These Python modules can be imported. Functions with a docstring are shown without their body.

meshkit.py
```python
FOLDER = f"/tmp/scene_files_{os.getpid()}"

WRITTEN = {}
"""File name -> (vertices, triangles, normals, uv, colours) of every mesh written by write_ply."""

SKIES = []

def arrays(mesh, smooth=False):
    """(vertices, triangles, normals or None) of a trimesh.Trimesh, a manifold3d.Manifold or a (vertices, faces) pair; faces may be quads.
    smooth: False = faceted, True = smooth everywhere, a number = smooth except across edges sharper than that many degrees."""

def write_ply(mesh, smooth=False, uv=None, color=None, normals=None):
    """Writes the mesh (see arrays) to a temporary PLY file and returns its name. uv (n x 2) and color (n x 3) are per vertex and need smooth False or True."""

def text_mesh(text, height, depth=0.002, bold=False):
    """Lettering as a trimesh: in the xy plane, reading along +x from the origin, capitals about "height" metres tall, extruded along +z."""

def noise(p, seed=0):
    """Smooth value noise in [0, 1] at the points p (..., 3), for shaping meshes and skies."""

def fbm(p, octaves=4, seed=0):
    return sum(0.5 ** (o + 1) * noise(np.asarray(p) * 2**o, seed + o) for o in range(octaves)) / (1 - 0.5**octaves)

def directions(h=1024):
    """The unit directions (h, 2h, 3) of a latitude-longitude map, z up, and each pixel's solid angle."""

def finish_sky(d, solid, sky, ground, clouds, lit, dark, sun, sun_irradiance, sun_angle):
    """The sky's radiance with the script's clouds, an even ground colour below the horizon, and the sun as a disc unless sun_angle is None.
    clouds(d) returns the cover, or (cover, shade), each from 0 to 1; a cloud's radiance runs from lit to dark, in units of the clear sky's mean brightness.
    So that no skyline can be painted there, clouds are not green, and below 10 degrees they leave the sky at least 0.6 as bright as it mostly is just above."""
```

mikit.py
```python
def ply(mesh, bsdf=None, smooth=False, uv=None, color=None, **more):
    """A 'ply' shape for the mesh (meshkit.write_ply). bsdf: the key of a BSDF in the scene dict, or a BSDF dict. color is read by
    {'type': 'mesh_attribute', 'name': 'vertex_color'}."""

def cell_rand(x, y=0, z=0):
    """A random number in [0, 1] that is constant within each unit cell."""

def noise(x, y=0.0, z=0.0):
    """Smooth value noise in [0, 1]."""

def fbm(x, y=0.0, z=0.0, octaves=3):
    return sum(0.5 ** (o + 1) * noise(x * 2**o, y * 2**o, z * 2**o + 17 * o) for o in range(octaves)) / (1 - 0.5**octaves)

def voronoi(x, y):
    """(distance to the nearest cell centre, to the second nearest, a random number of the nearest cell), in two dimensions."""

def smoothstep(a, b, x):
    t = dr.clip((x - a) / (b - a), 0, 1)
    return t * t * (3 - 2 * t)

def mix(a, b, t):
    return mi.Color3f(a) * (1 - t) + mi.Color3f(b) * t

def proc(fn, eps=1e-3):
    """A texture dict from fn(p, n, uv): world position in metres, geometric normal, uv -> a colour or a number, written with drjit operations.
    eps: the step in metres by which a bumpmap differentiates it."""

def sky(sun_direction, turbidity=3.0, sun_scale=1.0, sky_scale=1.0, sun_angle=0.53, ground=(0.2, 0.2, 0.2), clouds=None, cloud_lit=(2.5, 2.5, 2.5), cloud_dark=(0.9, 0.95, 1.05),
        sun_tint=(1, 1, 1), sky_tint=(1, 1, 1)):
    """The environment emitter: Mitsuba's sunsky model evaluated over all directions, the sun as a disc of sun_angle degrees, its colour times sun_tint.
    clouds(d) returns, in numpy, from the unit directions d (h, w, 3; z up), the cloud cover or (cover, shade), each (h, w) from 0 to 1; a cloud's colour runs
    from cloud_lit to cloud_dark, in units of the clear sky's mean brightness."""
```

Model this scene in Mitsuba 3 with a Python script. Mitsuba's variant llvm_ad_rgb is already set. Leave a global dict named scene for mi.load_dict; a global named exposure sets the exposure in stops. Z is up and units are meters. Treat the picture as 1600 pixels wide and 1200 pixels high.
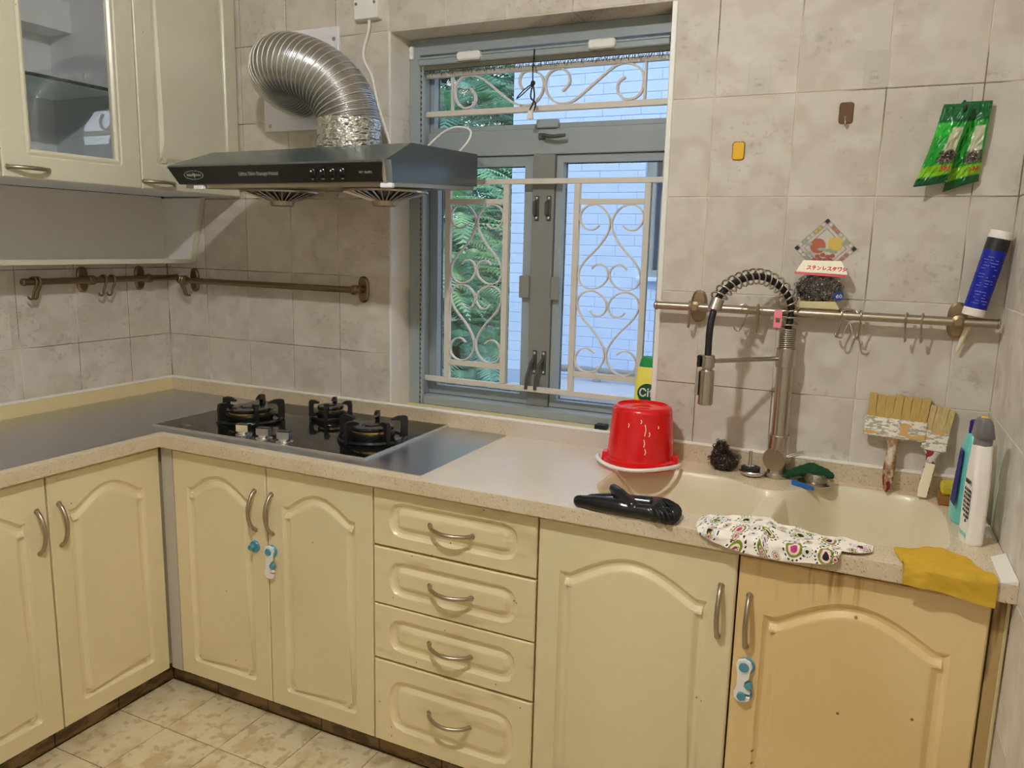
import math, random
import numpy as np, trimesh, drjit as dr, mitsuba as mi, mikit, meshkit
import manifold3d as m3
from scipy.interpolate import interp1d
import mapbox_earcut as earcut
from mikit import noise, fbm, voronoi, cell_rand, smoothstep, mix
T4 = mi.ScalarTransform4f
rng = np.random.default_rng(7)
random.seed(7)

# ---------------------------------------------------------------- camera, sky, lamp, exposure
exposure = 0.06
SKY = 6.2
LAMP = 1700.0
LAMP_COL = (0.97, 0.98, 0.96)
scene = {'type': 'scene'}
labels = {}
CAM = np.array([2.48363, -2.15042, 1.41195])
yaw, pit, rol, FPX = -.44568003, -.17486485, .02447644, 1234.074
_f = np.array([math.sin(yaw)*math.cos(pit), math.cos(yaw)*math.cos(pit), math.sin(pit)])
_r = np.array([math.cos(yaw), -math.sin(yaw), 0]); _u = np.cross(_r, _f)
_up = -_r*math.sin(rol) + _u*math.cos(rol)
scene['camera'] = {'type': 'perspective', 'fov': math.degrees(2*math.atan(800/FPX)), 'fov_axis': 'x', 'near_clip': .01, 'far_clip': 200.,
                   'to_world': T4().look_at(origin=CAM.tolist(), target=(CAM+_f).tolist(), up=_up.tolist())}
scene['sky'] = mikit.sky((0.2, 0.5, 0.8), turbidity=5, sun_scale=0.0, sky_scale=SKY, clouds=lambda d: np.full(d.shape[:2], 0.93),
                         cloud_lit=(2.35, 2.6, 3.0), ground=(.15, .18, .15))
LX, LY, LZ = 1.80, -1.62, 2.415

# ---------------------------------------------------------------- colours and materials
def C(r, g, b):
    f = lambda v: v/12.92 if v <= .04045 else ((v+.055)/1.055)**2.4
    return [f(v/255.) for v in (r, g, b)]
def rgb(c): return {'type': 'rgb', 'value': list(c)}
def pr(name, col, rough=.5, metal=0., spec=.5, **k):
    d = {'type': 'principled', 'base_color': rgb(col) if isinstance(col, (list, tuple)) else col,
         'roughness': rough, 'metallic': metal, 'specular': spec, **k}
    scene['mat_'+name] = {'type': 'twosided', 'bsdf': d}
def bump(name, col, fn, scale, rough=.5, metal=0., spec=.5, eps=1e-3, **k):
    scene['mat_'+name] = {'type': 'twosided', 'bsdf': {'type': 'bumpmap', 'arbitrary': mikit.proc(fn, eps), 'scale': scale,
        'bsdf': {'type': 'principled', 'base_color': rgb(col) if isinstance(col, (list, tuple)) else col, 'roughness': rough, 'metallic': metal, 'specular': spec, **k}}}

XG, TW, ZR, TH = .199, .20195, 1.0459, .2505
def tile_fn(p, n, uv):
    u, z = p.x + p.y*1.0, p.z
    iu, iz = dr.floor((u-XG)/TW), dr.floor((z-ZR)/TH)
    r = cell_rand(iu, iz, 3)
    a, b = u + r*7.1, z + r*3.3
    m = fbm(a*17, b*20, 2.0+r*5, octaves=3)
    fine = fbm(a*75, b*95, 9.0+r*5, octaves=3)
    c = mix(C(203, 195, 184), C(193, 184, 172), smoothstep(.38, .66, m))
    c = mix(c, C(212, 206, 197), smoothstep(.55, .75, fbm(a*13+31, b*15, 5.5, octaves=2)) * .7)
    c = mix(c, C(158, 148, 138), smoothstep(.55, .76, fine) * smoothstep(.46, .7, fbm(a*10, b*11+11, 1.2, octaves=2)) * .42)
    return c * (0.965 + .05*cell_rand(iu, iz, 8))
pr('wall_tile', mikit.proc(tile_fn), .45, 0, .12)
pr('jamb_tile', C(222, 220, 216), .15)
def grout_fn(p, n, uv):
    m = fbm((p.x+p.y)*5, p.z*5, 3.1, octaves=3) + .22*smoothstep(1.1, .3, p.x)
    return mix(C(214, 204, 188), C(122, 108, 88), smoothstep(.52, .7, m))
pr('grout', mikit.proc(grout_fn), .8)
pr('paint_white', C(224, 221, 214), .7)
pr('paint_tan', C(168, 156, 138), .7)
pr('caulk', C(228, 224, 214), .5)
def floor_fn(p, n, uv):
    iu, iz = dr.floor((p.x-.6931)/.2034), dr.floor((p.y+.6896)/.2034)
    r = cell_rand(iu, iz, 3); a, b = p.x+r*5, p.y+r*3
    m = fbm(a*18, b*18, 1+r*4, octaves=4)
    c = mix(C(208, 195, 162), C(188, 168, 130), smoothstep(.42, .70, m))
    return mix(c, C(156, 132, 96), smoothstep(.58, .78, fbm(a*45, b*45, 7, octaves=3))*.5)
pr('floor_tile', mikit.proc(floor_fn), .35)
pr('floor_grout', C(92, 74, 48), .9)
def plinth_fn(p, n, uv):
    m = fbm(p.x*25, p.y*25, p.z*40, octaves=4)
    return mix(C(120, 96, 62), C(78, 58, 34), smoothstep(.35, .65, m))
pr('plinth_tile', mikit.proc(plinth_fn), .5)
def cab_fn(base, dirt):
    def fn(p, n, uv):
        s = p.x + p.y*1.31
        m = fbm(s*3, p.z*2.2, 4.4, octaves=2)
        c = mix([x*1.03 for x in base], [x*.95 for x in base], smoothstep(.3, .7, m))
        sp = voronoi(s*38, p.z*38)
        c = mix(c, C(70, 50, 28), dr.select(sp[2] > (.975 if dirt > 0 else .992), smoothstep(.10, .05, sp[0]), 0.) * .8)
        if dirt > 0:
            c = mix(c, C(150, 118, 70), smoothstep(.55, .78, fbm(s*9, p.z*30, 2.2, octaves=3))*dirt)
        return c
    return fn
pr('cabinet_lacquer', mikit.proc(cab_fn(C(216, 202, 164), 0.)), .28, clearcoat=.35, clearcoat_gloss=.8)
pr('cool_cast_lacquer', mikit.proc(cab_fn(C(206, 203, 182), 0.)), .28, clearcoat=.35, clearcoat_gloss=.8)  # cabinet lacquer again, with a cool light cast put into its colour
pr('drawer_lacquer', mikit.proc(cab_fn(C(218, 203, 162), .26)), .32, clearcoat=.25)
def sinkdoor_fn(p, n, uv):
    c = mix(C(226, 198, 146), C(218, 187, 132), smoothstep(.3, .7, fbm(p.x*3, p.z*3, 1.1, octaves=2)))
    streak = smoothstep(.5, .75, fbm(p.x*95, p.z*9, 3.3, octaves=3)) * smoothstep(.70, .775, p.z + .03*noise(p.x*30, 1.5)) * smoothstep(.14, .05, dr.abs(p.x-2.40))
    c = mix(c, C(158, 116, 58), streak*.8)
    c = mix(c, C(168, 128, 70), smoothstep(.55, .8, fbm(p.x*40, p.z*4, 8.3, octaves=3))*smoothstep(.06, .02, dr.abs(p.x-2.315))*.6)
    sp = voronoi(p.x*30, p.z*30)
    return mix(c, C(70, 48, 20), dr.select(sp[2] > .975, smoothstep(.12, .06, sp[0]), 0.)*.8)
pr('sink_door_lacquer', mikit.proc(sinkdoor_fn), .32, clearcoat=.25)
pr('cabinet_inside', C(200, 206, 212), .5)  # bluish daylight inside the cupboard is put into this base colour
pr('filler_grey', C(176, 170, 160), .5)
pr('niche_grey', C(214, 212, 206), .5)
def filler_fn(p, n, uv): return mix(C(172, 146, 96), C(104, 78, 42), smoothstep(.45, .75, fbm(p.x*60, p.z*7, 2., octaves=3)+.25*smoothstep(.70, .79, p.z)))
pr('filler_tan', mikit.proc(filler_fn), .5)
pr('carcass', C(196, 180, 140), .6)
def top_fn(p, n, uv):
    a, b = p.x+p.z*.83, p.y+p.z*.57
    c = mix(C(206, 191, 166), C(197, 178, 148), fbm(a*10, b*10, 1., octaves=2))
    v = voronoi(a*210, b*210); w = voronoi(a*330+9, b*330)
    c = mix(c, C(120, 88, 56), dr.select(v[2] > .8, smoothstep(.28, .16, v[0]), 0.)*.75)
    c = mix(c, C(232, 216, 190), dr.select(w[2] > .8, smoothstep(.34, .2, w[0]), 0.)*.7)
    c = mix(c, C(203, 194, 186), smoothstep(.1, .3, fbm(a*5, b*4, 3.7, octaves=2))*smoothstep(.8308, .832, p.z)*smoothstep(1.42, 1.5, p.x)*smoothstep(1.98, 1.84, p.x)*.75)  # window reflection painted into the top between metal sheet and sink
    return c
pr('worktop_stone', mikit.proc(top_fn), .3)
pr('upstand_stone', C(214, 196, 150), .4)
pr('sink_cream', C(216, 205, 178), .3)
def brush_fn(p, n, uv):
    return mix(C(104, 103, 102), C(84, 84, 84), fbm(p.x*6, p.y*220, 1., octaves=2))
pr('dark_steel', C(200, 203, 208), .3, 1., anisotropic=.5)
pr('steel', C(190, 182, 170), .25, 1.)
pr('trim_steel', C(222, 218, 210), .4, .9)
pr('steel_satin', C(176, 164, 146), .34, 1.)
pr('chrome', C(226, 226, 226), .07, 1.)
pr('bronze', C(130, 111, 85), .36, 1.)
pr('latch_metal', C(104, 106, 106), .35, .8)
pr('alu_duct', C(184, 185, 186), .2, 1.)
def foil_fn(p, n, uv): return fbm(p.x*55+p.y*40, p.z*160, p.y*50, octaves=3)
bump('foil', C(214, 214, 210), foil_fn, .006, .14, 1.)
pr('black_glass', C(8, 8, 8), .05, 0, .32)
pr('black_iron', C(13, 13, 13), .42)
pr('black_enamel', C(14, 14, 15), .15)
pr('brass_ring', C(200, 170, 110), .25, 1.)
pr('hood_grey', C(88, 96, 98), .2, .55, .6)
pr('hood_black', C(20, 19, 17), .22)
pr('print_white', C(215, 215, 210), .5)
pr('print_blue', C(112, 122, 196), .5)
pr('print_grey', C(150, 148, 140), .5)
pr('white_plastic', C(226, 224, 218), .35)
pr('plate_white', C(226, 224, 230), .3)
pr('window_alu', C(146, 155, 157), .4)
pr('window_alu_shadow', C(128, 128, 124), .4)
pr('gasket_grey', C(84, 90, 94), .5)
pr('flange_metal', C(158, 138, 110), .4, 1.)
pr('rubber_black', C(18, 18, 18), .5)
pr('grille_paint', C(206, 200, 190), .4)
pr('brush_strip', C(92, 90, 76), .9)
pr('cord_black', C(12, 12, 14), .7)
pr('red_plastic', C(214, 10, 16), .18, clearcoat=.5)
pr('glove_rubber', C(14, 14, 16), .22)
pr('hose_black', C(14, 13, 13), .4)
pr('pink', C(236, 132, 150), .4)
pr('wool', C(150, 142, 136), .3, 1.)
pr('wool_dim', C(104, 94, 88), .3, 1.)
pr('wool_dark', C(34, 30, 30), .6, .3)
pr('scour_green', C(14, 62, 34), .95)
pr('sponge_blue', C(28, 96, 168), .8)
def mesh_fn(p, n, uv):
    v = voronoi(p.x*420, p.y*420+p.z*420)
    return mix(C(40, 36, 30), C(186, 176, 158), smoothstep(.2, .42, v[0]))
pr('strainer_mesh', mikit.proc(mesh_fn), .3, .9)
pr('yellow_sponge', C(190, 170, 50), .95)
pr('brown_block', C(140, 92, 44), .8)
def bristle_fn(p, n, uv):
    return mix(C(196, 166, 98), C(164, 132, 72), fbm(p.x*500, p.z*10, p.y*300, octaves=2))
pr('bristle', mikit.proc(bristle_fn), .8)
def bristle2_fn(p, n, uv):
    return mix(C(206, 184, 130), C(166, 142, 88), fbm(p.x*500, p.z*10, p.y*300, octaves=2))
pr('bristle_pale', mikit.proc(bristle2_fn), .8)
def ferrule_fn(p, n, uv):
    m = fbm(p.x*110, p.z*240, 2., octaves=4)
    c = mix(C(164, 156, 138), C(228, 222, 208), smoothstep(.36, .56, m))
    return mix(c, C(200, 160, 92), smoothstep(.64, .74, fbm(p.x*26, p.z*90, 6., octaves=2)))
pr('ferrule_paint', mikit.proc(ferrule_fn), .4, .2)
def handle_fn(p, n, uv):
    m = fbm(p.x*70, p.z*60, p.y*70, octaves=3)
    c = mix(C(150, 112, 72), C(206, 190, 172), smoothstep(.42, .66, m))
    return mix(c, C(118, 12, 22), smoothstep(.93, .86, p.z + .05*(m-.5))*smoothstep(.4, .5, fbm(p.x*120, p.z*90, 5., octaves=2)))
pr('brush_handle', mikit.proc(handle_fn), .4)
def handle2_fn(p, n, uv):
    m = fbm(p.x*80, p.z*70, p.y*70, octaves=3)
    return mix(C(206, 196, 188), C(128, 30, 36), smoothstep(.46, .56, m))
pr('brush_handle_red', mikit.proc(handle2_fn), .4)
pr('ivory', C(232, 220, 190), .4)
pr('yellow_cloth', C(196, 158, 44), .8)
pr('teal_plastic', C(108, 196, 190), .28)
pr('navy', C(22, 22, 110), .35)
pr('bottle_white', C(236, 230, 222), .3)
pr('grey_plastic', C(112, 112, 114), .3)
pr('blue_label', C(14, 26, 150), .35)
pr('black_label', C(30, 30, 34), .4)
pr('teal_lock', C(74, 138, 160), .3)
pr('yellow_hook', C(222, 170, 14), .25)
pr('brown_stain', C(98, 68, 44), .7)
pr('card_pale', C(222, 214, 166), .5)
pr('cif_yellow', C(236, 224, 96), .3)
pr('cif_green', C(10, 140, 70), .3)
pr('cif_dark', C(8, 74, 44), .35)
pr('red_print', C(200, 24, 34), .4)
pr('paper_cream', C(240, 232, 210), .6)
pr('blue_print', C(20, 52, 130), .4)
pr('green_dark', C(6, 92, 44), .25)
scene['mat_vcol'] = {'type': 'twosided', 'bsdf': {'type': 'principled', 'base_color': {'type': 'mesh_attribute', 'name': 'vertex_color'}, 'roughness': .25, 'specular': .5}}
scene['mat_pane_glass'] = {'type': 'thindielectric', 'int_ior': 1.5}
scene['mat_film'] = {'type': 'thindielectric', 'int_ior': 1.45}
scene['mat_shelf_glass'] = {'type': 'dielectric', 'int_ior': 1.5, 'specular_transmittance': rgb((.80, .92, .88))}
pr('shelf_edge', C(3, 18, 16), .3)
scene['mat_clear_plastic'] = {'type': 'dielectric', 'int_ior': 1.2, 'specular_transmittance': rgb((.86, .87, .86))}
pr('brick_white', C(192, 219, 250), .35)
pr('ledge_grey', C(158, 168, 182), .6)
pr('brick_joint', C(160, 188, 226), .8)
pr('ext_glass', C(60, 74, 96), .1)
pr('bark', C(70, 58, 44), .9)
for nm, c in dict(leaf_light=(184, 222, 172), leaf_mid=(142, 192, 158), leaf_dark=(86, 134, 116), leaf_blue=(156, 198, 184)).items():  # greens paled and blued to carry haze and overexposure in their colour
    scene['mat_'+nm] = {'type': 'principledthin', 'base_color': rgb(C(*c)), 'roughness': .5, 'diff_trans': .7, 'spec_trans': 0.}
pr('earth', C(58, 72, 48), .9)

def cloth_fn(p, n, uv):
    a, b = uv.x*17.5, uv.y*17.5
    col = mi.Color3f(*C(236, 228, 216))
    for k, (s, off, thr) in enumerate(((1.0, 0., .38), (2.1, 17.3, .72))):
        x, y = a*s + off, b*s + off*.7
        cx, cy = dr.floor(x), dr.floor(y)
        r1, r2, r3 = cell_rand(cx, cy, 5+k), cell_rand(cx, cy, 6+k), cell_rand(cx, cy, 7+k)
        dx, dy = x - cx - .5 - (r1-.5)*.16, y - cy - .5 - (r2-.5)*.16
        d = dr.sqrt(dx*dx + dy*dy) / (.30 + .12*r3)
        an = dr.atan2(dy, dx)
        c1 = mix(C(120, 132, 40), C(196, 206, 214), dr.select(r1 > .5, 1., 0.))
        c2 = mix(C(176, 60, 112), C(24, 20, 20), dr.select(r1 > .3, 1., 0.))
        c3 = mix(C(226, 220, 176), C(238, 196, 200), dr.select(r2 > .5, 1., 0.))
        dots = smoothstep(-.1, .25, dr.sin(an*dr.floor(14+6*r2)))
        ring = smoothstep(.86, .9, d)*smoothstep(1.08, 1.02, d)*dots
        on = dr.select(r3 > thr, 0., 1.) if k else dr.select(r3 > .06, 1., 0.)
        col = mix(col, c1, smoothstep(.74, .70, d)*on)
        col = mix(col, c3, smoothstep(.52, .48, d)*on)
        col = mix(col, c2, smoothstep(.32, .28, d)*on)
        col = mix(col, C(20, 18, 22), ring*on)
    fl = smoothstep(.70, .75, fbm(a*2.3, b*2.3, 4.4, octaves=2))
    return mix(col, C(196, 60, 130), fl*.5)
pr('patterned_cloth', mikit.proc(cloth_fn), .85)

# ---------------------------------------------------------------- geometry helpers
def PLY(mesh, m, **k): return mikit.ply(mesh, 'mat_'+m, **k)
A = np.asarray
def cat(ms): return trimesh.util.concatenate([m for m in ms])
def box(x0, x1, y0, y1, z0, z1, c=0.):
    x0, x1 = min(x0, x1), max(x0, x1); y0, y1 = min(y0, y1), max(y0, y1); z0, z1 = min(z0, z1), max(z0, z1)
    if c <= 0:
        m = trimesh.creation.box(extents=(x1-x0, y1-y0, z1-z0)); m.apply_translation(((x0+x1)/2, (y0+y1)/2, (z0+z1)/2)); return m
    P = []
    for x, sx in ((x0, 1), (x1, -1)):
        for y, sy in ((y0, 1), (y1, -1)):
            for z, sz in ((z0, 1), (z1, -1)):
                P += [(x+sx*c, y+sy*c, z), (x+sx*c, y, z+sz*c), (x, y+sy*c, z+sz*c)]
    return trimesh.convex.convex_hull(np.array(P))
def hull(P): return trimesh.convex.convex_hull(np.array(P, float))
def frames(P, closed=False):
    P = A(P, float); n = len(P)
    t = (np.roll(P, -1, 0)-np.roll(P, 1, 0)) if closed else np.gradient(P, axis=0)
    t /= np.linalg.norm(t, axis=1, keepdims=True)+1e-12
    a = np.cross(t[0], [0, 0, 1.]); a = a if np.linalg.norm(a) > .05 else np.cross(t[0], [1., 0, 0]); a /= np.linalg.norm(a)
    Aa = [a]
    for i in range(1, n):
        a = a - t[i]*(a@t[i]); a /= np.linalg.norm(a); Aa.append(a)
    Aa = A(Aa); return t, Aa, np.cross(t, Aa)
def loft(loops, closed=True, wrap=False):
    L = A(loops); k, n = L.shape[:2]; F = []
    for i in range(k if wrap else k-1):
        j = (i+1) % k
        for q in range(n if closed else n-1):
            w = (q+1) % n
            F += [(i*n+q, i*n+w, j*n+w), (i*n+q, j*n+w, j*n+q)]
    return trimesh.Trimesh(L.reshape(-1, 3), A(F), process=False)
def fan(loop, flip=False):
    L = A(loop); n = len(L); V = np.vstack([L, L.mean(0)])
    F = [(i, (i+1) % n, n) for i in range(n)]
    return trimesh.Trimesh(V, A(F)[:, ::-1] if flip else A(F), process=False)
def fix(m):
    m = trimesh.Trimesh(m.vertices, m.faces, process=True); m.merge_vertices()
    try: trimesh.repair.fix_normals(m)
    except Exception: pass
    return m
def tube(P, r, n=10, closed=False, caps=True):
    P = A(P, float); t, a, b = frames(P, closed); r = np.broadcast_to(r, (len(P),))
    th = np.arange(n)*2*np.pi/n
    L = P[:, None] + r[:, None, None]*(np.cos(th)[None, :, None]*a[:, None] + np.sin(th)[None, :, None]*b[:, None])
    m = [loft(L, True, closed)]
    if caps and not closed: m += [fan(L[0], True), fan(L[-1])]
    return fix(cat(m))
def spline(P, n=60, closed=False):
    from scipy.interpolate import CubicSpline
    P = A(P, float)
    if closed: P = np.vstack([P, P[:1]])
    s = np.r_[0, np.cumsum(np.linalg.norm(np.diff(P, axis=0), axis=1)**.5)]
    c = CubicSpline(s, P, bc_type='periodic' if closed else 'natural')
    return c(np.linspace(0, s[-1], n+1)[:-1] if closed else np.linspace(0, s[-1], n))
def lathe(prof, n=32):
    prof = A(prof, float); th = np.arange(n)*2*np.pi/n
    L = [np.c_[max(r, 1e-5)*np.cos(th), max(r, 1e-5)*np.sin(th), np.full(n, z)] for r, z in prof]
    m = loft(L); return fix(cat([m, fan(L[0], True), fan(L[-1])]))
def xf(m, M):
    m = m.copy(); m.apply_transform(M); return m
def mat(cols, o):
    M = np.eye(4); M[:3, :3] = A(cols, float).T; M[:3, 3] = o; return M
def along(m, p, q, roll=0):
    """z axis of m laid from p to q"""
    d = A(q, float)-A(p, float); d /= np.linalg.norm(d)
    x = np.cross([0, 0, 1.], d); x = x/np.linalg.norm(x) if np.linalg.norm(x) > 1e-4 else A([1., 0, 0])
    y = np.cross(d, x); c, s = math.cos(roll), math.sin(roll)
    return xf(m, mat((x*c+y*s, -x*s+y*c, d), p))
def mv(m, x, y, z, rz=0):
    c, s = math.cos(rz), math.sin(rz)
    return xf(m, mat(((c, s, 0), (-s, c, 0), (0, 0, 1)), (x, y, z)))
def BACK(o): return mat(((1, 0, 0), (0, 0, 1), (0, -1, 0)), o)      # u->x v->z w->-y (faces the room from the back wall)
def LEFT(o): return mat(((0, 1, 0), (0, 0, 1), (1, 0, 0)), o)       # u->y v->z w->+x (faces the room from the left wall)
def offs(P, d):
    P = A(P, float); e = np.roll(P, -1, 0)-P; e /= np.linalg.norm(e, axis=1, keepdims=True)+1e-12
    nrm = np.c_[-e[:, 1], e[:, 0]]; pn = np.roll(nrm, 1, 0)
    m = (pn+nrm)/np.maximum(1+(pn*nrm).sum(1, keepdims=True), .35)
    return P+m*d
def ear(rings, z, flip=False):
    V = np.vstack(rings); ends = np.cumsum([len(r) for r in rings])
    F = np.array(earcut.triangulate_float64(V, ends)).reshape(-1, 3).astype(int)
    e1, e2 = V[F[:, 1]]-V[F[:, 0]], V[F[:, 2]]-V[F[:, 0]]; ar = e1[:, 0]*e2[:, 1]-e1[:, 1]*e2[:, 0]
    F[ar < 0] = F[ar < 0][:, ::-1]
    if flip: F = F[:, ::-1]
    return trimesh.Trimesh(np.c_[V, np.full(len(V), z)], F, process=False)
def lift(P, z): return np.c_[P, np.full(len(P), z)]
def prism(outer, levels, holes=()):
    """solid from a ccw outline and cw-or-ccw holes; levels = [(inset, z), ...] from bottom to top"""
    outer = A(outer, float); H = []
    for h in holes:
        h = A(h, float)
        if sum(h[:, 0]*np.roll(h[:, 1], -1)-h[:, 1]*np.roll(h[:, 0], -1)) > 0: h = h[::-1]
        H.append(h)
    ms = [loft([lift(offs(P, d), z) for d, z in levels]) for P in [outer]+H]
    (d0, z0), (d1, z1) = levels[0], levels[-1]
    ms.append(ear([offs(P, d1) for P in [outer]+H], z1)); ms.append(ear([offs(P, d0) for P in [outer]+H], z0, True))
    return cat(ms)
def rrect(w, h, r, n=5, x0=0, y0=0):
    P = []
    for cx, cy, a0 in ((w-r, r, -90), (w-r, h-r, 0), (r, h-r, 90), (r, r, 180)):
        for k in range(n+1):
            a = math.radians(a0+90*k/n); P.append((x0+cx+r*math.cos(a), y0+cy+r*math.sin(a)))
    return A(P)
def circ(r, n=24, cx=0, cy=0, ry=None):
    t = np.arange(n)*2*np.pi/n; return np.c_[cx+r*np.cos(t), cy+(ry or r)*np.sin(t)]
def blob(spheres, n=24):
    """hull chain: list of chains of (x,y,z,r)"""
    out = None
    for ch in spheres:
        for p, q in zip(ch[:-1], ch[1:]):
            h = m3.Manifold.batch_hull([m3.Manifold.sphere(s[3], n).translate(list(s[:3])) for s in (p, q)])
            out = h if out is None else out+h
    return out
def man2tri(m):
    k = m.to_mesh(); return trimesh.Trimesh(k.vert_properties[:, :3], k.tri_verts, process=True)
def sphere(r, sub=3): return trimesh.creation.icosphere(subdivisions=sub, radius=r)
def displace(m, amp, freq, seed=0):
    m = m.copy(); n = m.vertex_normals; d = meshkit.fbm(m.vertices*freq, 3, seed)-.5
    m.vertices = m.vertices+n*(d*amp)[:, None]; return m

# ---------------------------------------------------------------- scene bookkeeping
_n = {}
def fresh(key):
    k = _n.get(key, 0); _n[key] = k+1
    return key if k == 0 else f'{key}_{k:03d}'
def thing(name, label, category, group=None):
    k = fresh(name); labels[k] = {'label': label, 'category': category}
    if group: labels[k]['group'] = group
    return k
def part(parent, name, mesh, m, smooth=35, label=None, **kw):
    k = fresh(parent+'__'+name)
    scene[k] = PLY(mesh, m, smooth=smooth, **kw)
    if label: labels[k] = {'label': label}
    return k
def ppart(parent, name, shape, xyz):
    k = fresh(parent+'__'+name); scene[k] = {**shape, 'to_world': T4().translate(list(map(float, xyz)))}
    return k
def single(name, mesh, m, label, category, group=None, smooth=35, **kw):
    k = thing(name, label, category, group); scene[k] = PLY(mesh, m, smooth=smooth, **kw); return k
def struct(name, mesh=None, m=None, label=None, smooth=False):
    labels[name] = {'kind': 'structure'}
    if label: labels[name]['label'] = label
    if mesh is not None: scene[name] = PLY(mesh, m, smooth=smooth)
    return name
def stuff(key): labels.setdefault(key, {})['kind'] = 'stuff'
def text(s, h, M, depth=.0006, bold=False, sx=1.):
    m = meshkit.text_mesh(s, h, depth, bold); m.vertices[:, 0] *= sx
    return xf(m, M)

W, ZC, ZCEIL, YF0 = 2.717, .8323, 2.5, -3.0
WX0, WX1, WZ0, WZ1 = 1.013, 1.906, .868, 2.045

# ================================================================ SETTING
wb = prism([(-.15, 0), (W+.15, 0), (W+.15, ZCEIL+.1), (-.15, ZCEIL+.1)], [(0, -.215), (0, -.002)], [[(WX0, WZ0-.07), (WX1, WZ0-.07), (WX1, WZ1), (WX0, WZ1)]])
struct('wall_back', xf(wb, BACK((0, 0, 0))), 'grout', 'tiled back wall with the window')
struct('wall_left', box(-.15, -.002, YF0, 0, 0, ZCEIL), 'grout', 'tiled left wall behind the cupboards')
SK = .035                                            # the right wall runs slightly out of square
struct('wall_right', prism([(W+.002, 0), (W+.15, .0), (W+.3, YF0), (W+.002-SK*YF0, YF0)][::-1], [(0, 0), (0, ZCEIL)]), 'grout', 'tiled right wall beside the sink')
DX0, DX1, DZ1 = 1.75, 2.55, 2.0                       # closed door behind the photographer
struct('wall_front', cat([box(-.15, DX0, YF0-.15, YF0, 0, ZCEIL), box(DX1, W+.3, YF0-.15, YF0, 0, ZCEIL), box(DX0, DX1, YF0-.15, YF0, DZ1, ZCEIL)]), 'paint_white')
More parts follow.
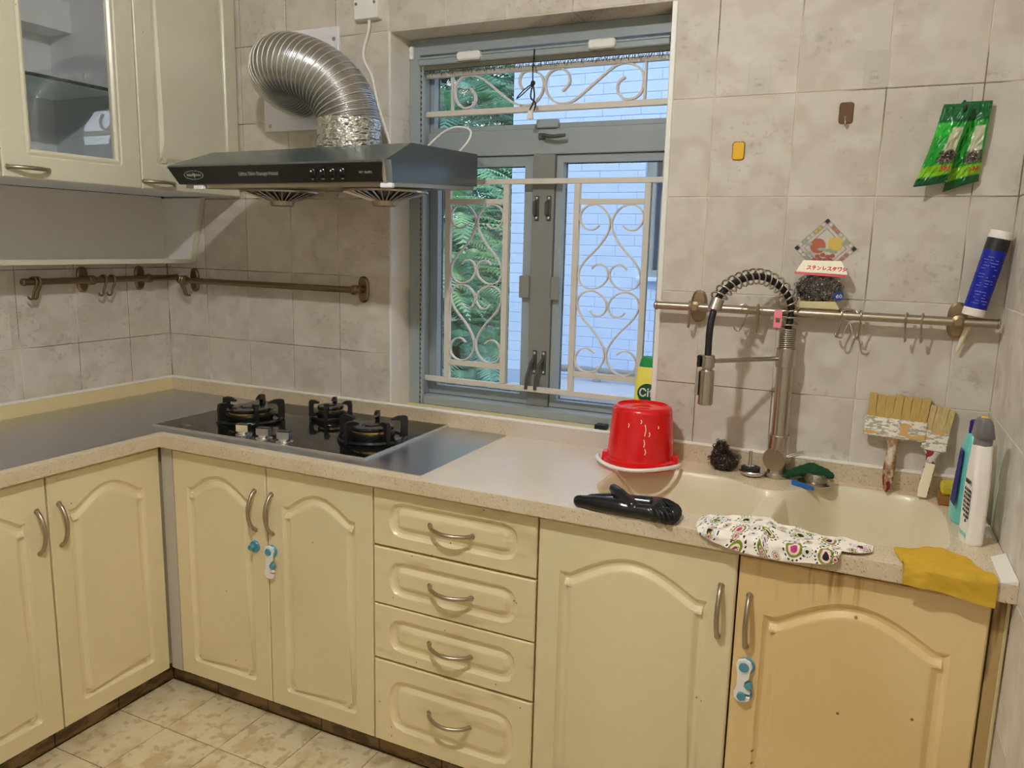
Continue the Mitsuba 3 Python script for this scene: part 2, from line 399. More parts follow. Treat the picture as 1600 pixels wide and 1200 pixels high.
struct('door_1', cat([box(DX0-.01, DX0+.03, YF0-.17, YF0+.02, 0, DZ1), box(DX1-.03, DX1+.01, YF0-.17, YF0+.02, 0, DZ1), box(DX0, DX1, YF0-.17, YF0+.02, DZ1-.03, DZ1+.01), box(DX0+.03, DX1-.03, YF0-.06, YF0-.02, .004, DZ1-.03, .004)]), 'paint_white')
struct('ceiling', box(-.15, W+.3, YF0-.15, .2, ZCEIL, ZCEIL+.12), 'paint_white')
struct('floor', box(-.15, W+.3, YF0-.15, .2, -.12, -.002), 'floor_grout')

def tile_mesh(w, h, t=.006, b=.0012, g=.0011):
    return prism([(g, g), (w-g, g), (w-g, h-g), (g, h-g)], [(0, -t), (0, -b), (b, 0)])
_tiles = {}
def tile_shape(w, h, M3, m):
    key = (round(w, 4), round(h, 4), M3.__name__ if callable(M3) else M3, m)
    if key not in _tiles:
        _tiles[key] = PLY(xf(tile_mesh(w, h), M3((0, 0, 0))), m, smooth=False)
    return _tiles[key]
_c, _s = 1/math.hypot(1, SK), SK/math.hypot(1, SK)
def RIGHT(o): return mat(((_s, -_c, 0), (0, 0, 1), (-_c, -_s, 0)), o)     # u->-y v->z w->-x
def UP(o): return mat(((1, 0, 0), (0, 1, 0), (0, 0, 1)), o)
xs = [0]+[XG+TW*k for k in range(13)]+[W]
zs = [.87]+[ZR+TH*k for k in range(6)]+[ZCEIL]
for i in range(len(xs)-1):
    for j in range(len(zs)-1):
        x0, x1, z0, z1 = xs[i], xs[i+1], zs[j], zs[j+1]
        if z0 < WZ1-.01 and x1 > WX0+.01 and x0 < WX1-.01:
            if x0 < WX0-.01: x1 = WX0
            elif x1 > WX1+.01: x0 = WX1
            else: continue
        ppart('wall_back', 'tile', tile_shape(x1-x0, z1-z0, BACK, 'wall_tile'), (x0, 0, z0))
ys = [-1.3917+.2022*k for k in range(7)]+[0]
for i in range(len(ys)-1):
    for j in range(3):
        ppart('wall_left', 'tile', tile_shape(ys[i+1]-ys[i], zs[j+1]-zs[j], LEFT, 'wall_tile'), (0, ys[i], zs[j]))
yr = [0, -.027, -.229, -.431, -.633, -.835, -1.037]
zr = [0]+[ZR+TH*k for k in range(-4, 6)]+[ZCEIL]
for i in range(len(yr)-1):
    for j in range(len(zr)-1):
        ppart('wall_right', 'tile', tile_shape(yr[i]-yr[i+1], zr[j+1]-zr[j], RIGHT, 'wall_tile'), (W-SK*yr[i], yr[i], zr[j]))
# window reveal: jamb and lintel tiles
def JAMB(o): return mat(((0, 1, 0), (0, 0, 1), (1, 0, 0)), o)
def JAMBR(o): return mat(((0, -1, 0), (0, 0, 1), (-1, 0, 0)), o)
def LINT(o): return mat(((1, 0, 0), (0, -1, 0), (0, 0, -1)), o)
jz = [WZ0, ZR, ZR+TH, ZR+2*TH, ZR+3*TH, WZ1]
for j in range(5):
    ppart('wall_back', 'jamb_tile', tile_shape(.112, jz[j+1]-jz[j], JAMB, 'jamb_tile'), (WX0, 0.0, jz[j]))
    ppart('wall_back', 'jamb_tile', tile_shape(.112, jz[j+1]-jz[j], JAMBR, 'jamb_tile'), (WX1, .112, jz[j]))
lx = [WX0]+[XG+TW*k for k in range(5, 9)]+[WX1]
for j in range(5):
    ppart('wall_back', 'lintel_tile', tile_shape(lx[j+1]-lx[j], .112, LINT, 'wall_tile'), (lx[j], .112, WZ1))
part('wall_back', 'edge_trim', box(1.8925, 1.9075, -.0025, .010, WZ0, WZ1, .002), 'white_plastic', False, 'white edge strip on the right side of the window opening')
part('wall_back', 'window_ledge', box(WX0, WX1, -.0015, .112, ZC-.03, WZ0, .0015), 'upstand_stone', False, 'beige stone ledge under the window')
# floor tiles
FX, FY, FT = .6931, -.6896, .2034
for i in range(-1, 10):
    for j in range(-1, 8):
        x0, y0 = max(FX+i*FT, .499), min(FY-j*FT+FT, -.488)
        x1, y1 = FX+(i+1)*FT, FY-j*FT
        if x1 > W+.04: x1 = W+.04
        if y0-y1 < .02: continue
        ppart('floor', 'tile', tile_shape(x1-x0, y0-y1, UP, 'floor_tile'), (x0, y1, 0))
# tiled plinth under the base units
struct('baseboard_back', box(.499, W, -.478, -.47, 0, .07), 'plinth_tile', 'dark tiled plinth under the back run of cupboards')
struct('baseboard_left', box(.485, .489, -1.6, -.49, 0, .07), 'plinth_tile', 'dark tiled plinth under the left run of cupboards')
px = [.499]+[FX+i*FT for i in range(10)]+[W]
for i in range(len(px)-1):
    ppart('baseboard_back', 'tile', tile_shape(px[i+1]-px[i], .068, BACK, 'plinth_tile'), (px[i], -.488, 0))
py = [FY-FT*j for j in range(4, -1, -1)]+[-.488]
for i in range(len(py)-1):
    ppart('baseboard_left', 'tile', tile_shape(py[i+1]-py[i], .068, LEFT, 'plinth_tile'), (.499, py[i], 0))
# ceiling lamp
t = thing('ceiling_lamp', 'flat round lamp on a small white base under the ceiling', 'lamp')
part(t, 'base', mv(lathe([(.055, 0), (.06, -.012), (.055, -.03), (.02, -.04), (.018, -.06)], 32), LX, LY, ZCEIL), 'white_plastic')
bl = sphere(.036, 3); bl.vertices[:, 2] *= .5; bl.apply_translation((LX, LY, LZ))
k = part(t, 'bulb', bl, 'white_plastic', True)
scene[k]['emitter'] = {'type': 'area', 'radiance': rgb([LAMP*c for c in LAMP_COL])}

# ================================================================ WINDOW
w1 = struct('window_1', None, None)
labels['window_1']['label'] = 'aluminium casement window above the worktop'
YF, YG, YS = .107, .13, .16
def wpart(name, *b, m='window_alu', c=.002, label=None): return part('window_1', name, box(*b, c), m, False, label)
wpart('frame', WX0, 1.052, YF, .22, WZ0, WZ1)
wpart('frame', 1.866, WX1, YF, .22, WZ0, WZ1)
wpart('frame', 1.052, 1.866, YF, .22, 1.995, WZ1)
wpart('frame', 1.052, 1.866, YF+.004, .22, WZ0, .895)
wpart('transom', 1.052, 1.866, YS, .22, 1.688, 1.765)
wpart('mullion', 1.434, 1.507, YS, .22, .895, 1.688, m='window_alu_shadow')
def sash(x0, x1, z0, z1, f=.028, gl=True):
    a, b = YS+.012, YS+.05
    o = prism([(x0, z0), (x1, z0), (x1, z1), (x0, z1)], [(0, -b), (0, -a), (0, -a)], [[(x0+f, z0+f), (x1-f, z0+f), (x1-f, z1-f), (x0+f, z1-f)]])
    k = part('window_1', 'sash', xf(o, BACK((0, 0, 0))), 'window_alu', False)
    part(k, 'pane', box(x0+f-.004, x1-f+.004, YS+.043, YS+.0435, z0+f-.004, z1-f+.004), 'pane_glass', False)
    g = prism([(x0+f, z0+f), (x1-f, z0+f), (x1-f, z1-f), (x0+f, z1-f)], [(0, -(YS+.046)), (0, -(YS+.040))], [[(x0+f+.0025, z0+f+.0025), (x1-f-.0025, z0+f+.0025), (x1-f-.0025, z1-f-.0025), (x0+f+.0025, z1-f-.0025)]])
    part(k, 'gasket', xf(g, BACK((0, 0, 0))), 'gasket_grey', False)
sash(1.054, 1.432, .897, 1.686, .03); sash(1.509, 1.864, .897, 1.686, .022); sash(1.054, 1.864, 1.767, 1.993, .014)
def latch(x, z, lever=False):
    k = part('window_1', 'latch', box(x-.007, x+.007, YS-.006, YS, z-.038, z+.038, .002), 'latch_metal', False)
    part(k, 'screw', cat([xf(lathe([(.0045, 0), (.0045, .003), (.002, .004)], 12), BACK((x, YS-.006, z+s*.03))) for s in (-1, 1)]), 'chrome')
    if lever: part(k, 'lever', tube([(x-.002, YS-.008, z+.01), (x-.008, YS-.02, z-.005), (x-.014, YS-.034, z-.05), (x-.014, YS-.036, z-.085)], .0055, 8), 'latch_metal')
    else: part(k, 'keeper', hull([(x-.007+dx, YS-.004+dy, z+dz) for dx in (0, .009) for dy, dz in ((0, -.026), (0, .024), (-.016, -.018), (-.016, .016))]), 'latch_metal', False)
latch(1.452, 1.525); latch(1.493, 1.525); latch(1.460, 1.04, True); latch(1.492, 1.04, True)
k = part('window_1', 'transom_latch', box(1.452, 1.476, YS-.008, YS, 1.732, 1.75, .002), 'latch_metal', False)
part(k, 'lever', tube([(1.468, YS-.006, 1.74), (1.48, YS-.028, 1.739), (1.515, YS-.034, 1.735), (1.552, YS-.034, 1.738)], [.006, .007, .006, .005], 10), 'latch_metal')
part('window_1', 'stay_bracket', box(1.446, 1.516, YS-.012, YS+.008, 1.765, 1.79, .002), 'window_alu', False)
wpart('rebate_stop', 1.402, 1.436, YG+.016, YG+.03, 1.245, 1.315, m='window_alu_shadow')
wpart('rebate_stop', 1.512, 1.54, YG+.016, YG+.03, 1.243, 1.315, m='window_alu_shadow')
# roll-up fly screen
t = thing('fly_screen', 'rolled-up grey fly screen fixed along the top of the window frame', 'fly screen')
part(t, 'pull_bar', cat([box(1.054, 1.864, YF-.012, YF+.012, 1.962, 1.988, .003), box(1.054, 1.864, YF-.016, YF-.01, 1.980, 1.984)]), 'window_alu', False)
bs = box(1.054, 1.864, YF-.006, YF+.006, 1.948, 1.962)
part(t, 'brush_strip', bs, 'brush_strip', False, 'ragged grey brush strip')
n0 = 160; hr = []
for i in range(n0):
    x = 1.056+(1.806/n0)*.446*i+rng.uniform(-.002, .002); l = rng.uniform(.004, .012)
    hr.append(tube([(x, YF+rng.uniform(-.007, .007), 1.946), (x+rng.uniform(-.004, .004), YF+rng.uniform(-.009, .003), 1.943-l)], .0012, 3))
stuff(part(t, 'bristles', cat(hr), 'brush_strip', False))
for x in (1.24, 1.67):
    part(t, 'clip', prism(rrect(.082, .026, .009, 4), [(0, -.004), (0, .006), (.004, .01)]).apply_transform(BACK((x-.041, YF-.016, 1.965))), 'white_plastic')
part(t, 'track', cat([box(1.052, 1.058, YF-.006, YF+.004, .872, 1.962), box(1.064, 1.070, YF-.006, YF+.004, .872, 1.962)]), 'window_alu', False)
part(t, 'track_slot', box(1.058, 1.064, YF-.003, YF+.004, .872, 1.962), 'rubber_black', False)
z = cat([box(1.0585, 1.0635, YF-.0045, YF-.002, .88+.0165*i, .888+.0165*i) for i in range(65)])
stuff(part(t, 'zip_teeth', z, 'window_alu', False))
part(t, 'end_cap', box(1.016, 1.03, YF-.008, YF+.002, 1.985, 2.025, .002), 'white_plastic', False)
part(t, 'cord', cat([tube([(1.459, YF-.014, 1.985), (1.458, YF-.02, 1.93), (1.459, YF-.021, 1.882)], .002, 6),
    tube(spline([(1.459, YF-.021, 1.882), (1.43, YF-.022, 1.865), (1.408, YF-.022, 1.843), (1.425, YF-.023, 1.852), (1.459, YF-.021, 1.88)], 20), .0016, 6),
    tube(spline([(1.459, YF-.021, 1.885), (1.466, YF-.022, 1.85), (1.462, YF-.023, 1.825), (1.452, YF-.022, 1.808)], 16), .0022, 6),
    tube(spline([(1.461, YF-.021, 1.885), (1.456, YF-.022, 1.84), (1.470, YF-.023, 1.828), (1.466, YF-.022, 1.805)], 16), .0022, 6),
    xf(sphere(.007, 2), mat(np.eye(3), (1.460, YF-.021, 1.884)))]), 'cord_black')
part(t, 'toggle', hull([(1.455+a, YF-.022+b, z) for a, b, z in [(-.006, -.005, 1.805), (.006, -.005, 1.805), (-.006, .005, 1.805), (.006, .005, 1.805), (-.009, -.006, 1.782), (.008, -.006, 1.782), (-.009, .006, 1.782), (.008, .006, 1.782)]]), 'white_plastic', False)

# wrought security grilles
def strip(P, w=.012, th=.004, y=YG):
    """flat bar of depth w (along y) and thickness th following the xz path P"""
    P = A(P, float); t2 = np.gradient(P, axis=0); t2 /= np.linalg.norm(t2, axis=1, keepdims=True)
    nn = np.c_[-t2[:, 1], t2[:, 0]]*th/2
    L = [[(p[0]+s*q[0], y+d, p[1]+s*q[1]) for s, d in ((-1, 0), (1, 0), (1, w), (-1, w))] for p, q in zip(P, nn)]
    return fix(cat([loft(L), fan(L[0], True), fan(L[-1])]))
S1 = [(-.036, .193), (-.055, .18), (-.08, .185), (-.097, .216), (-.085, .243), (-.055, .254), (-.022, .24), (-.003, .205), (-.012, .165), (-.045, .12), (-.078, .085), (-.096, .045), (-.085, .015), (-.05, .003), (-.015, .02), (-.002, .05), (-.018, .075), (-.04, .077), (-.054, .064)]
t = thing('window_grille', 'cream wrought iron security grille with heart scrolls across the lower window', 'window grille')
def gbar(x0, x1, z0, z1, y0=YG-.004, d=.018): part(t, 'bar', box(x0, x1, y0, y0+d, z0, z1, .001), 'grille_paint', False)
gbar(1.054, 1.866, 1.597, 1.613); gbar(1.054, 1.866, .947, .963)
for x0, x1 in ((1.138, 1.157), (1.349, 1.368), (1.587, 1.605), (1.806, 1.824)): gbar(x0, x1, .963, 1.597, YG-.003, .016)
for xa, xb in ((1.157, 1.349), (1.605, 1.806)):
    gbar(xa, xb, 1.536, 1.552, YG-.002, .014); gbar(xa, xb, 1.009, 1.026, YG-.002, .014)
for cx, hw in ((1.253, .096), (1.7055, .1)):
    for sx in (-1, 1):
        for sz in (-1, 1):
            q = A(S1)*[-sx*hw/.098, sz]
            part(t, 'scroll', strip(spline(q+[cx, 1.281], 90)), 'grille_paint', 40)
t = thing('window_grille', 'cream wrought iron grille with two lying scrolls across the fanlight', 'window grille')
gbar(1.054, 1.866, 1.93, 1.944); gbar(1.054, 1.866, 1.81, 1.827)
gbar(1.155, 1.162, 1.827, 1.93, YG-.002, .012); gbar(1.786, 1.793, 1.827, 1.93, YG-.002, .012)
for L in ([(1.223, 1.892), (1.241, 1.861), (1.224, 1.835), (1.188, 1.84), (1.166, 1.877), (1.181, 1.917), (1.222, 1.93), (1.265, 1.917), (1.315, 1.881), (1.371, 1.842), (1.412, 1.83), (1.451, 1.841), (1.474, 1.883), (1.462, 1.917), (1.429, 1.93), (1.402, 1.925), (1.393, 1.899), (1.404, 1.878)],
          [(1.535, 1.865), (1.557, 1.889), (1.549, 1.918), (1.52, 1.93), (1.488, 1.916), (1.48, 1.882), (1.497, 1.847), (1.53, 1.83), (1.569, 1.835), (1.611, 1.863), (1.665, 1.904), (1.706, 1.929), (1.742, 1.929), (1.776, 1.908), (1.784, 1.88), (1.778, 1.848), (1.753, 1.832), (1.723, 1.836), (1.707, 1.858), (1.712, 1.882), (1.729, 1.892)]):
    part(t, 'scroll', strip(spline(L, 90), .012, .006), 'grille_paint', 40)

# ================================================================ OUTSIDE
EY = 2.5
t = thing('facade', 'neighbouring building faced with pale blue-white tiles seen through the window', 'building')
o = prism([(.225, -3), (3.6, -3), (3.6, 5), (.225, 5)], [(0, -EY-.4), (0, -EY-.004)], [[(1.10, 1.235), (1.75, 1.235), (1.75, 1.95), (1.10, 1.95)]])
part(t, 'wall', xf(o, BACK((0, 0, 0))), 'brick_joint', False)
BW, BH = .236, .063
br = PLY(xf(tile_mesh(BW, BH, .006, .0015, .0016), BACK((0, 0, 0))), 'brick_white')
cnt, far = 0, []
for j in range(44):
    z0 = .60+(j-2)*BH
    for i in range(15):
        x0 = .225+i*BW-(BW/2 if j % 2 else 0); w = BW
        if x0 < .22: x0, w = .225, BW/2
        if z0+BH > 1.22 and z0 < 1.95 and x0+w > 1.10 and x0 < 1.75:
            if x0 < 1.06: w = 1.10-x0
            elif x0+w > 1.79: w, x0 = x0+w-1.75, 1.75
            else: continue
        if z0 < .59 or x0+w > 3.6: continue
        cnt += 1
        if x0 > 1.35 or z0 > 2.85 or cnt > 900:
            far.append(xf(tile_mesh(w, BH, .006, .0015, .0016), BACK((x0, EY, z0)))); continue
        sh = br if abs(w-BW) < 1e-6 else PLY(xf(tile_mesh(w, BH, .006, .0015, .0016), BACK((0, 0, 0))), 'brick_white')
        ppart(t, 'tile', sh, (x0, EY, z0))
stuff(part(t, 'outlying_tiles', cat(far), 'brick_white', False))
k = part(t, 'window', xf(prism([(1.10, 1.235), (1.75, 1.235), (1.75, 1.95), (1.10, 1.95)], [(0, -EY-.10), (0, -EY-.03)], [[(1.155, 1.28), (1.70, 1.28), (1.70, 1.91), (1.155, 1.91)]]), BACK((0, 0, 0))), 'window_alu', False)
part(k, 'pane', box(1.15, 1.71, EY+.06, EY+.066, 1.27, 1.92), 'ext_glass', False)
part(k, 'sill', box(1.08, 1.77, EY-.05, EY+.05, 1.215, 1.237, .004), 'brick_white', False)
t = thing('roof_ledge', 'white concrete ledge with a pipe outside below the window', 'ledge')
part(t, 'slab', box(.58, 3.2, 1.35, EY-.004, .50, .60, .01), 'ledge_grey', False)
part(t, 'kerb', box(.60, 3.2, 1.62, 1.78, .60, .655, .008), 'ledge_grey', False)
part(t, 'pipe', tube([(.62, 2.36, .665), (3.2, 2.36, .665)], .022, 12), 'window_alu_shadow')
for x in (.9, 1.7, 2.5): part(t, 'pipe_clip', box(x-.015, x+.015, 2.33, 2.4, .60, .692, .003), 'window_alu', False)
# slope and planting
single('garden_bank', xf(prism([(-9, -3), (9, -3), (9, 6), (-9, 6)], [(0, 0), (0, .3)]), mat(((1, 0, 0), (0, math.cos(.25), math.sin(.25)), (0, -math.sin(.25), math.cos(.25))), (-2, 6.5, -2.6))), 'earth', 'dark green planted bank behind the trees outside the window', 'bank')
def frond(base, d, L, width, nl, droop):
    d = d/np.linalg.norm(d); side = np.cross(d, [0, 0, 1.]); side /= np.linalg.norm(side)+1e-9
    V, F = [], []
    for i in range(nl):
        s = (i+.6)/nl; c = base+d*L*s+A([0, 0, -droop*L*s*s]); wl = width*math.sin(math.pi*min(1, .12+.88*s))**.8
        tang = d+A([0, 0, -2*droop*s]); tang /= np.linalg.norm(tang)
        hw = L/nl*.42
        for sg in (-1, 1):
            tip = c+side*sg*wl+tang*wl*.45+A([0, 0, -.25*wl])
            k = len(V); V += [c-tang*hw, c+tang*hw, tip]; F += [(k, k+1, k+2)]
    return V, F
def tree(label, x, y, z0, h, spread, mats, seed, nf=150, cat_='tree', fl=(.3, .62), fw=(.06, .13), sx=1.):
    r = np.random.default_rng(seed); t = thing('fern_tree', label, cat_, None)
    tr = [tube(spline([(x, y, z0-1.2), (x+r.uniform(-.1, .1), y, z0+h*.4), (x+r.uniform(-.2, .2), y, z0+h*.85)], 10), np.linspace(.09, .03, 10), 7)]
    for q in range(7):
        a = r.uniform(0, 6.28); zz = z0+h*r.uniform(.25, .8); e = A([math.cos(a)*sx, math.sin(a), r.uniform(.2, .7)])*spread*.6
        tr.append(tube([(x, y, zz), tuple(A([x, y, zz])+e*.5), tuple(A([x, y, zz])+e)], [.025, .018, .01], 5))
    part(t, 'trunk', cat(tr), 'bark')
    for mi_, mname in enumerate(mats):
        V, F = [], []
        for q in range(nf):
            a = r.uniform(0, 6.28); rad = spread*math.sqrt(r.uniform(0.02, 1)); zz = z0+h*(.02+.98*r.uniform(0, 1))*(1-.25*(rad/spread)**2)
            b = A([x+rad*math.cos(a)*sx, y+rad*math.sin(a)*.8, zz]); d = A([math.cos(a)+r.uniform(-.6, .6), math.sin(a)+r.uniform(-.6, .6), r.uniform(-.1, .5)])
            v, f = frond(b, d, r.uniform(*fl), r.uniform(*fw), 15, r.uniform(.15, .6)); k = len(V); V += v; F += [(p+k, q_+k, s_+k) for p, q_, s_ in f]
        stuff(part(t, 'foliage', trimesh.Trimesh(A(V), A(F), process=False), mname, False))
tree('pale green feathery tree nearest the window, left of the white building', -.85, 3.3, .7, 1.6, .6, ['leaf_light', 'leaf_mid'], 1, 120)
tree('low green feathery bush at the foot of the trees outside', -.6, 3.4, -.9, 1.75, .75, ['leaf_mid', 'leaf_blue'], 2, 260, 'bush')
tree('tall blue-green tree behind the pale feathery one', -1.75, 5.0, .2, 3.6, 1.0, ['leaf_blue', 'leaf_mid'], 3, 330, fl=(.35, .8), fw=(.1, .2))
tree('dark green tree beside the corner of the white building', -.75, 6.6, -.6, 5.0, 1.2, ['leaf_dark', 'leaf_blue'], 4, 380, fl=(.4, .9), fw=(.12, .25))
tree('dark tree farthest left on the bank', -4.2, 8.2, -.5, 6.5, 1.7, ['leaf_dark', 'leaf_mid'], 5, 560, fl=(.6, 1.3), fw=(.2, .4), sx=1.2)
tree('dark bushy tree farthest back, behind all the others outside the window', -1.6, 9.8, -.8, 8.6, 2.0, ['leaf_dark', 'leaf_dark'], 6, 620, fl=(.6, 1.3), fw=(.2, .4), sx=1.3)

# ================================================================ WORKTOP, SINK
XD, YD = .5655, -.5523
# sink opening (counter-clockwise)
sk = spline([(1.868, -.30), (1.876, -.375), (1.91, -.425), (2.0, -.44), (2.15, -.452), (2.35, -.458), (2.52, -.458), (2.60, -.442), (2.632, -.39), (2.637, -.29), (2.632, -.17), (2.60, -.075), (2.55, -.052), (2.45, -.05), (2.39, -.058), (2.34, -.115), (2.30, -.165), (2.25, -.185), (2.20, -.165), (2.15, -.135), (2.09, -.125), (1.98, -.122), (1.905, -.13), (1.875, -.18)], 160, True)
outl = A([(0, -1.62), (XD, -1.62), (XD, YD), (W-SK*YD-.0005, YD), (W-.0005, 0), (0, 0)])
single('worktop', prism(outl, [(.002, .7943), (0, .7963), (0, ZC-.004), (.0012, ZC-.0012), (.004, ZC)], [sk[::-1]]), 'worktop_stone', 'speckled beige stone worktop running along both walls in an L', 'worktop')
wk = 'worktop'
part(wk, 'upstand', cat([box(.001, W-.001, -.02, -.0005, ZC-.004, .88, .0025)]), 'worktop_stone', False, 'beige upstand strip along the wall')
part(wk, 'upstand', box(.0005, .02, -1.6, -.018, ZC-.004, .88, .0025), 'upstand_stone', False)
part(wk, 'sealant', cat([box(.02, W-.002, -.021, -.0005, .879, .884, .001), box(0, .021, -1.6, -.001, .879, .884, .001), box(W-.012, W-.0005, -.30, -.0205, ZC-.001, ZC+.004, .001),
                         hull([(W+.018, -.552, ZC-.001), (W-.012, -.552, ZC-.001), (W-.018, -.42, ZC-.001), (W+.013, -.40, ZC-.001), (W+.018, -.552, ZC+.007), (W+.004, -.552, ZC+.003), (W+.013, -.40, ZC+.006)])]), 'caulk', False, 'white sealant lines')
# sink as a height field inside the opening
import shapely
poly = shapely.Polygon(sk); gx = np.linspace(1.858, 2.647, 198); gy = np.linspace(-.468, -.042, 108)
GX, GY = np.meshgrid(gx, gy, indexing='ij'); pts = shapely.points(GX.ravel(), GY.ravel())
d = shapely.distance(poly.exterior, pts); ins = shapely.contains(poly, pts); sd = np.where(ins, d, -d).reshape(GX.shape)
def S(t): t = np.clip(t, 0, 1); return t*t*(3-2*t)
depth = .012*S((sd+.001)/.008)+.158*S((sd-.004)/.05)**.85
xd = 2.262+.05*(GY+.28)
dv = .017+.155*S((np.abs(GX-xd)-.021)/.042)
dep = np.minimum(depth, dv)
for cx, cy in ((2.06, -.29), (2.45, -.26)): dep += .006*S(1-np.hypot(GX-cx, GY-cy)/.05)*(dep > .14)
Z = ZC-.0006-dep
keep = sd > -.006; I = np.arange(GX.size).reshape(GX.shape)
kq = keep[:-1, :-1] & keep[1:, :-1] & keep[1:, 1:] & keep[:-1, 1:]
q = np.stack([I[:-1, :-1][kq], I[1:, :-1][kq], I[1:, 1:][kq], I[:-1, 1:][kq]], 1)
Z = np.where(sd < 0, ZC-.0012, Z)
sm = trimesh.Trimesh(np.c_[GX.ravel(), GY.ravel(), Z.ravel()], np.vstack([q[:, [0, 1, 2]], q[:, [0, 2, 3]]]), process=False); sm.remove_unreferenced_vertices()
k = single('sink', sm, 'sink_cream', 'cream double-bowl sink set into the worktop under the spring tap', 'sink', smooth=True)
for cx, cy in ((2.06, -.29), (2.45, -.26)):
    part('sink', 'drain', mv(lathe([(.0, .004), (.012, .004), (.014, .001), (.03, .003), (.036, .004), (.038, .001), (.038, -.004)], 28), cx, cy, ZC-.1775), 'steel', 35, 'steel drain ring')
# dark sheet around the hob
o = A([(.021, -1.61), (.542, -1.61), (.542, -.519), (1.456, -.519), (1.452, -.0205), (.021, -.0205)])
single('metal_sheet', prism(o, [(0, ZC), (0, ZC+.0014), (.0004, ZC+.0018)]), 'dark_steel', 'dark grey reflective metal sheet covering the worktop around the gas hob', 'metal sheet', smooth=False)

# ================================================================ BASE UNITS
LOUT = [(0, 0), (.004, -.0055), (.009, -.0085), (.017, -.0090), (.019, -.0085), (.028, -.0018), (.030, -.0010), (.034, -.0006)]
def arch(w, h, m=.055, zsh=None, rise=.05, n=26, bm=.05):
    """panel outline with an arched top, ccw"""
    zs_ = zsh if zsh else h-.12
    P = list(map(tuple, rrect(w-2*m, .02, .012, 4, m, bm)))[:0]
    r = .012
    for cx, cy, a0 in ((m+r, bm+r, 180), (w-m-r, bm+r, 270)):
        for k in range(5):
            a = math.radians(a0+90*k/4); P.append((cx+r*math.cos(a), cy+r*math.sin(a)))
    P += [(w-m, zs_-.3*(zs_-bm)), (w-m, zs_)]
    sh = .018*(w-2*m)/.25
    P += [(w-m-sh*.5, zs_)]
    x1, x0 = w-m-sh, m+sh
    for k in range(n+1):
        tt = k/n; P.append((x1+(x0-x1)*tt, zs_+rise*math.sin(math.pi*tt)**1.05))
    P += [(m+sh*.5, zs_), (m, zs_), (m, zs_-.3*(zs_-bm))]
    return A(P)
def octo(w, h, mx, my):
    c = min(.048, (h-2*my)*.40)
    P = [(mx+c, my), (w-mx-c, my), (w-mx-c*.42, my+c*.18), (w-mx-c*.1, my+c*.6), (w-mx, my+c*1.2), (w-mx, h-my-c*1.2), (w-mx-c*.1, h-my-c*.6), (w-mx-c*.42, h-my-c*.18), (w-mx-c, h-my), (mx+c, h-my), (mx+c*.42, h-my-c*.18), (mx+c*.1, h-my-c*.6), (mx, h-my-c*1.2), (mx, my+c*1.2), (mx+c*.1, my+c*.6), (mx+c*.42, my+c*.18)]
    return A(P)
def routed(w, h, cont, t=.018, prof=LOUT, hole=False):
    R = A([(0, 0), (w, 0), (w, h), (0, h)]); e = .003
    ms = [loft([lift(R, -t), lift(R, -e), lift(offs(R, e), 0)]), ear([offs(R, e), cont[::-1]], 0)]
    ms.append(loft([lift(offs(cont, dd), zz) for dd, zz in prof]))
    dd, zz = prof[-1]
    if hole:
        ms.append(loft([lift(offs(cont, dd), zz), lift(offs(cont, dd), -t)])); ms.append(ear([R, offs(cont, dd)[::-1]], -t, True))
    else:
        ms += [ear([offs(cont, dd)], zz), ear([R], -t, True)]
    return cat(ms)
def bow(L, proj=.03, r=.0055, horiz=False):
    P = []
    for k in range(21):
        tt = k/20; a = (tt-.5)*L; w = proj*math.sin(math.pi*tt)**.62
        P.append((a, 0, w) if horiz else (0, a, w))
    return cat([tube(P, r, 10)]+[xf(lathe([(r*1.35, -.001), (r*1.35, .002), (r, .003)], 12), mat(np.eye(3), (s*L/2, 0, 0) if horiz else (0, s*L/2, 0))) for s in (-1, 1)])
def door(t, M, w, h, m='cabinet_lacquer', hx=None, hz=None, label=None, **k):
    kk = part(t, 'door', xf(routed(w, h, arch(w, h, **k)), M), m, 25, label)
    if hx is not None: part(kk, 'handle', xf(bow(.115), M @ mat(np.eye(3), (hx, hz, 0))), 'steel_satin', 40, 'brushed steel bow handle')
    return kk
YDR, XDR, ZB, ZT = -.527, .5405, .068, .785
t = thing('base_cabinet', 'cream base cupboard with two arched doors under the gas hob', 'cabinet')
part(t, 'body', box(.588, 1.312, -.505, -.03, ZB, .793, .001), 'carcass', False)
part(t, 'filler_panel', box(XDR+.0005, .586, YDR-.0, YDR+.02, ZB, .79, .001), 'filler_grey', False, 'grey filler strip in the inner corner')
door(t, BACK((.588, YDR, ZB)), .362, ZT-ZB, hx=.322, hz=.583, zsh=.612, rise=.050)
door(t, BACK((.9535, YDR, ZB)), .359, ZT-ZB, hx=.019, hz=.583, zsh=.612, rise=.050)
t = thing('drawer_cabinet', 'cream drawer unit with four drawers beside the hob cupboard', 'cabinet')
part(t, 'body', box(1.315, 1.785, -.505, -.03, ZB, .793, .001), 'carcass', False)
for z0, z1 in ((.631, ZT), (.468, .625), (.311, .464), (ZB, .305)):
    w, h = 1.783-1.317, z1-z0; M = BACK((1.317, YDR, z0))
    kk = part(t, 'drawer', xf(routed(w, h, octo(w, h, .048, .03 if h < .2 else .044)), M), 'drawer_lacquer', 25)
    part(kk, 'handle', xf(bow(.122, .037, .0052, True), M @ mat(((.998, -.05, 0), (.05, .998, 0), (0, 0, 1)), (w/2, h/2+(.005 if h > .2 else .0), -.001))), 'steel_satin', 40, 'brushed steel bow handle')
t = thing('sink_cabinet', 'wide cream sink cupboard with two arched doors and water stains', 'cabinet')
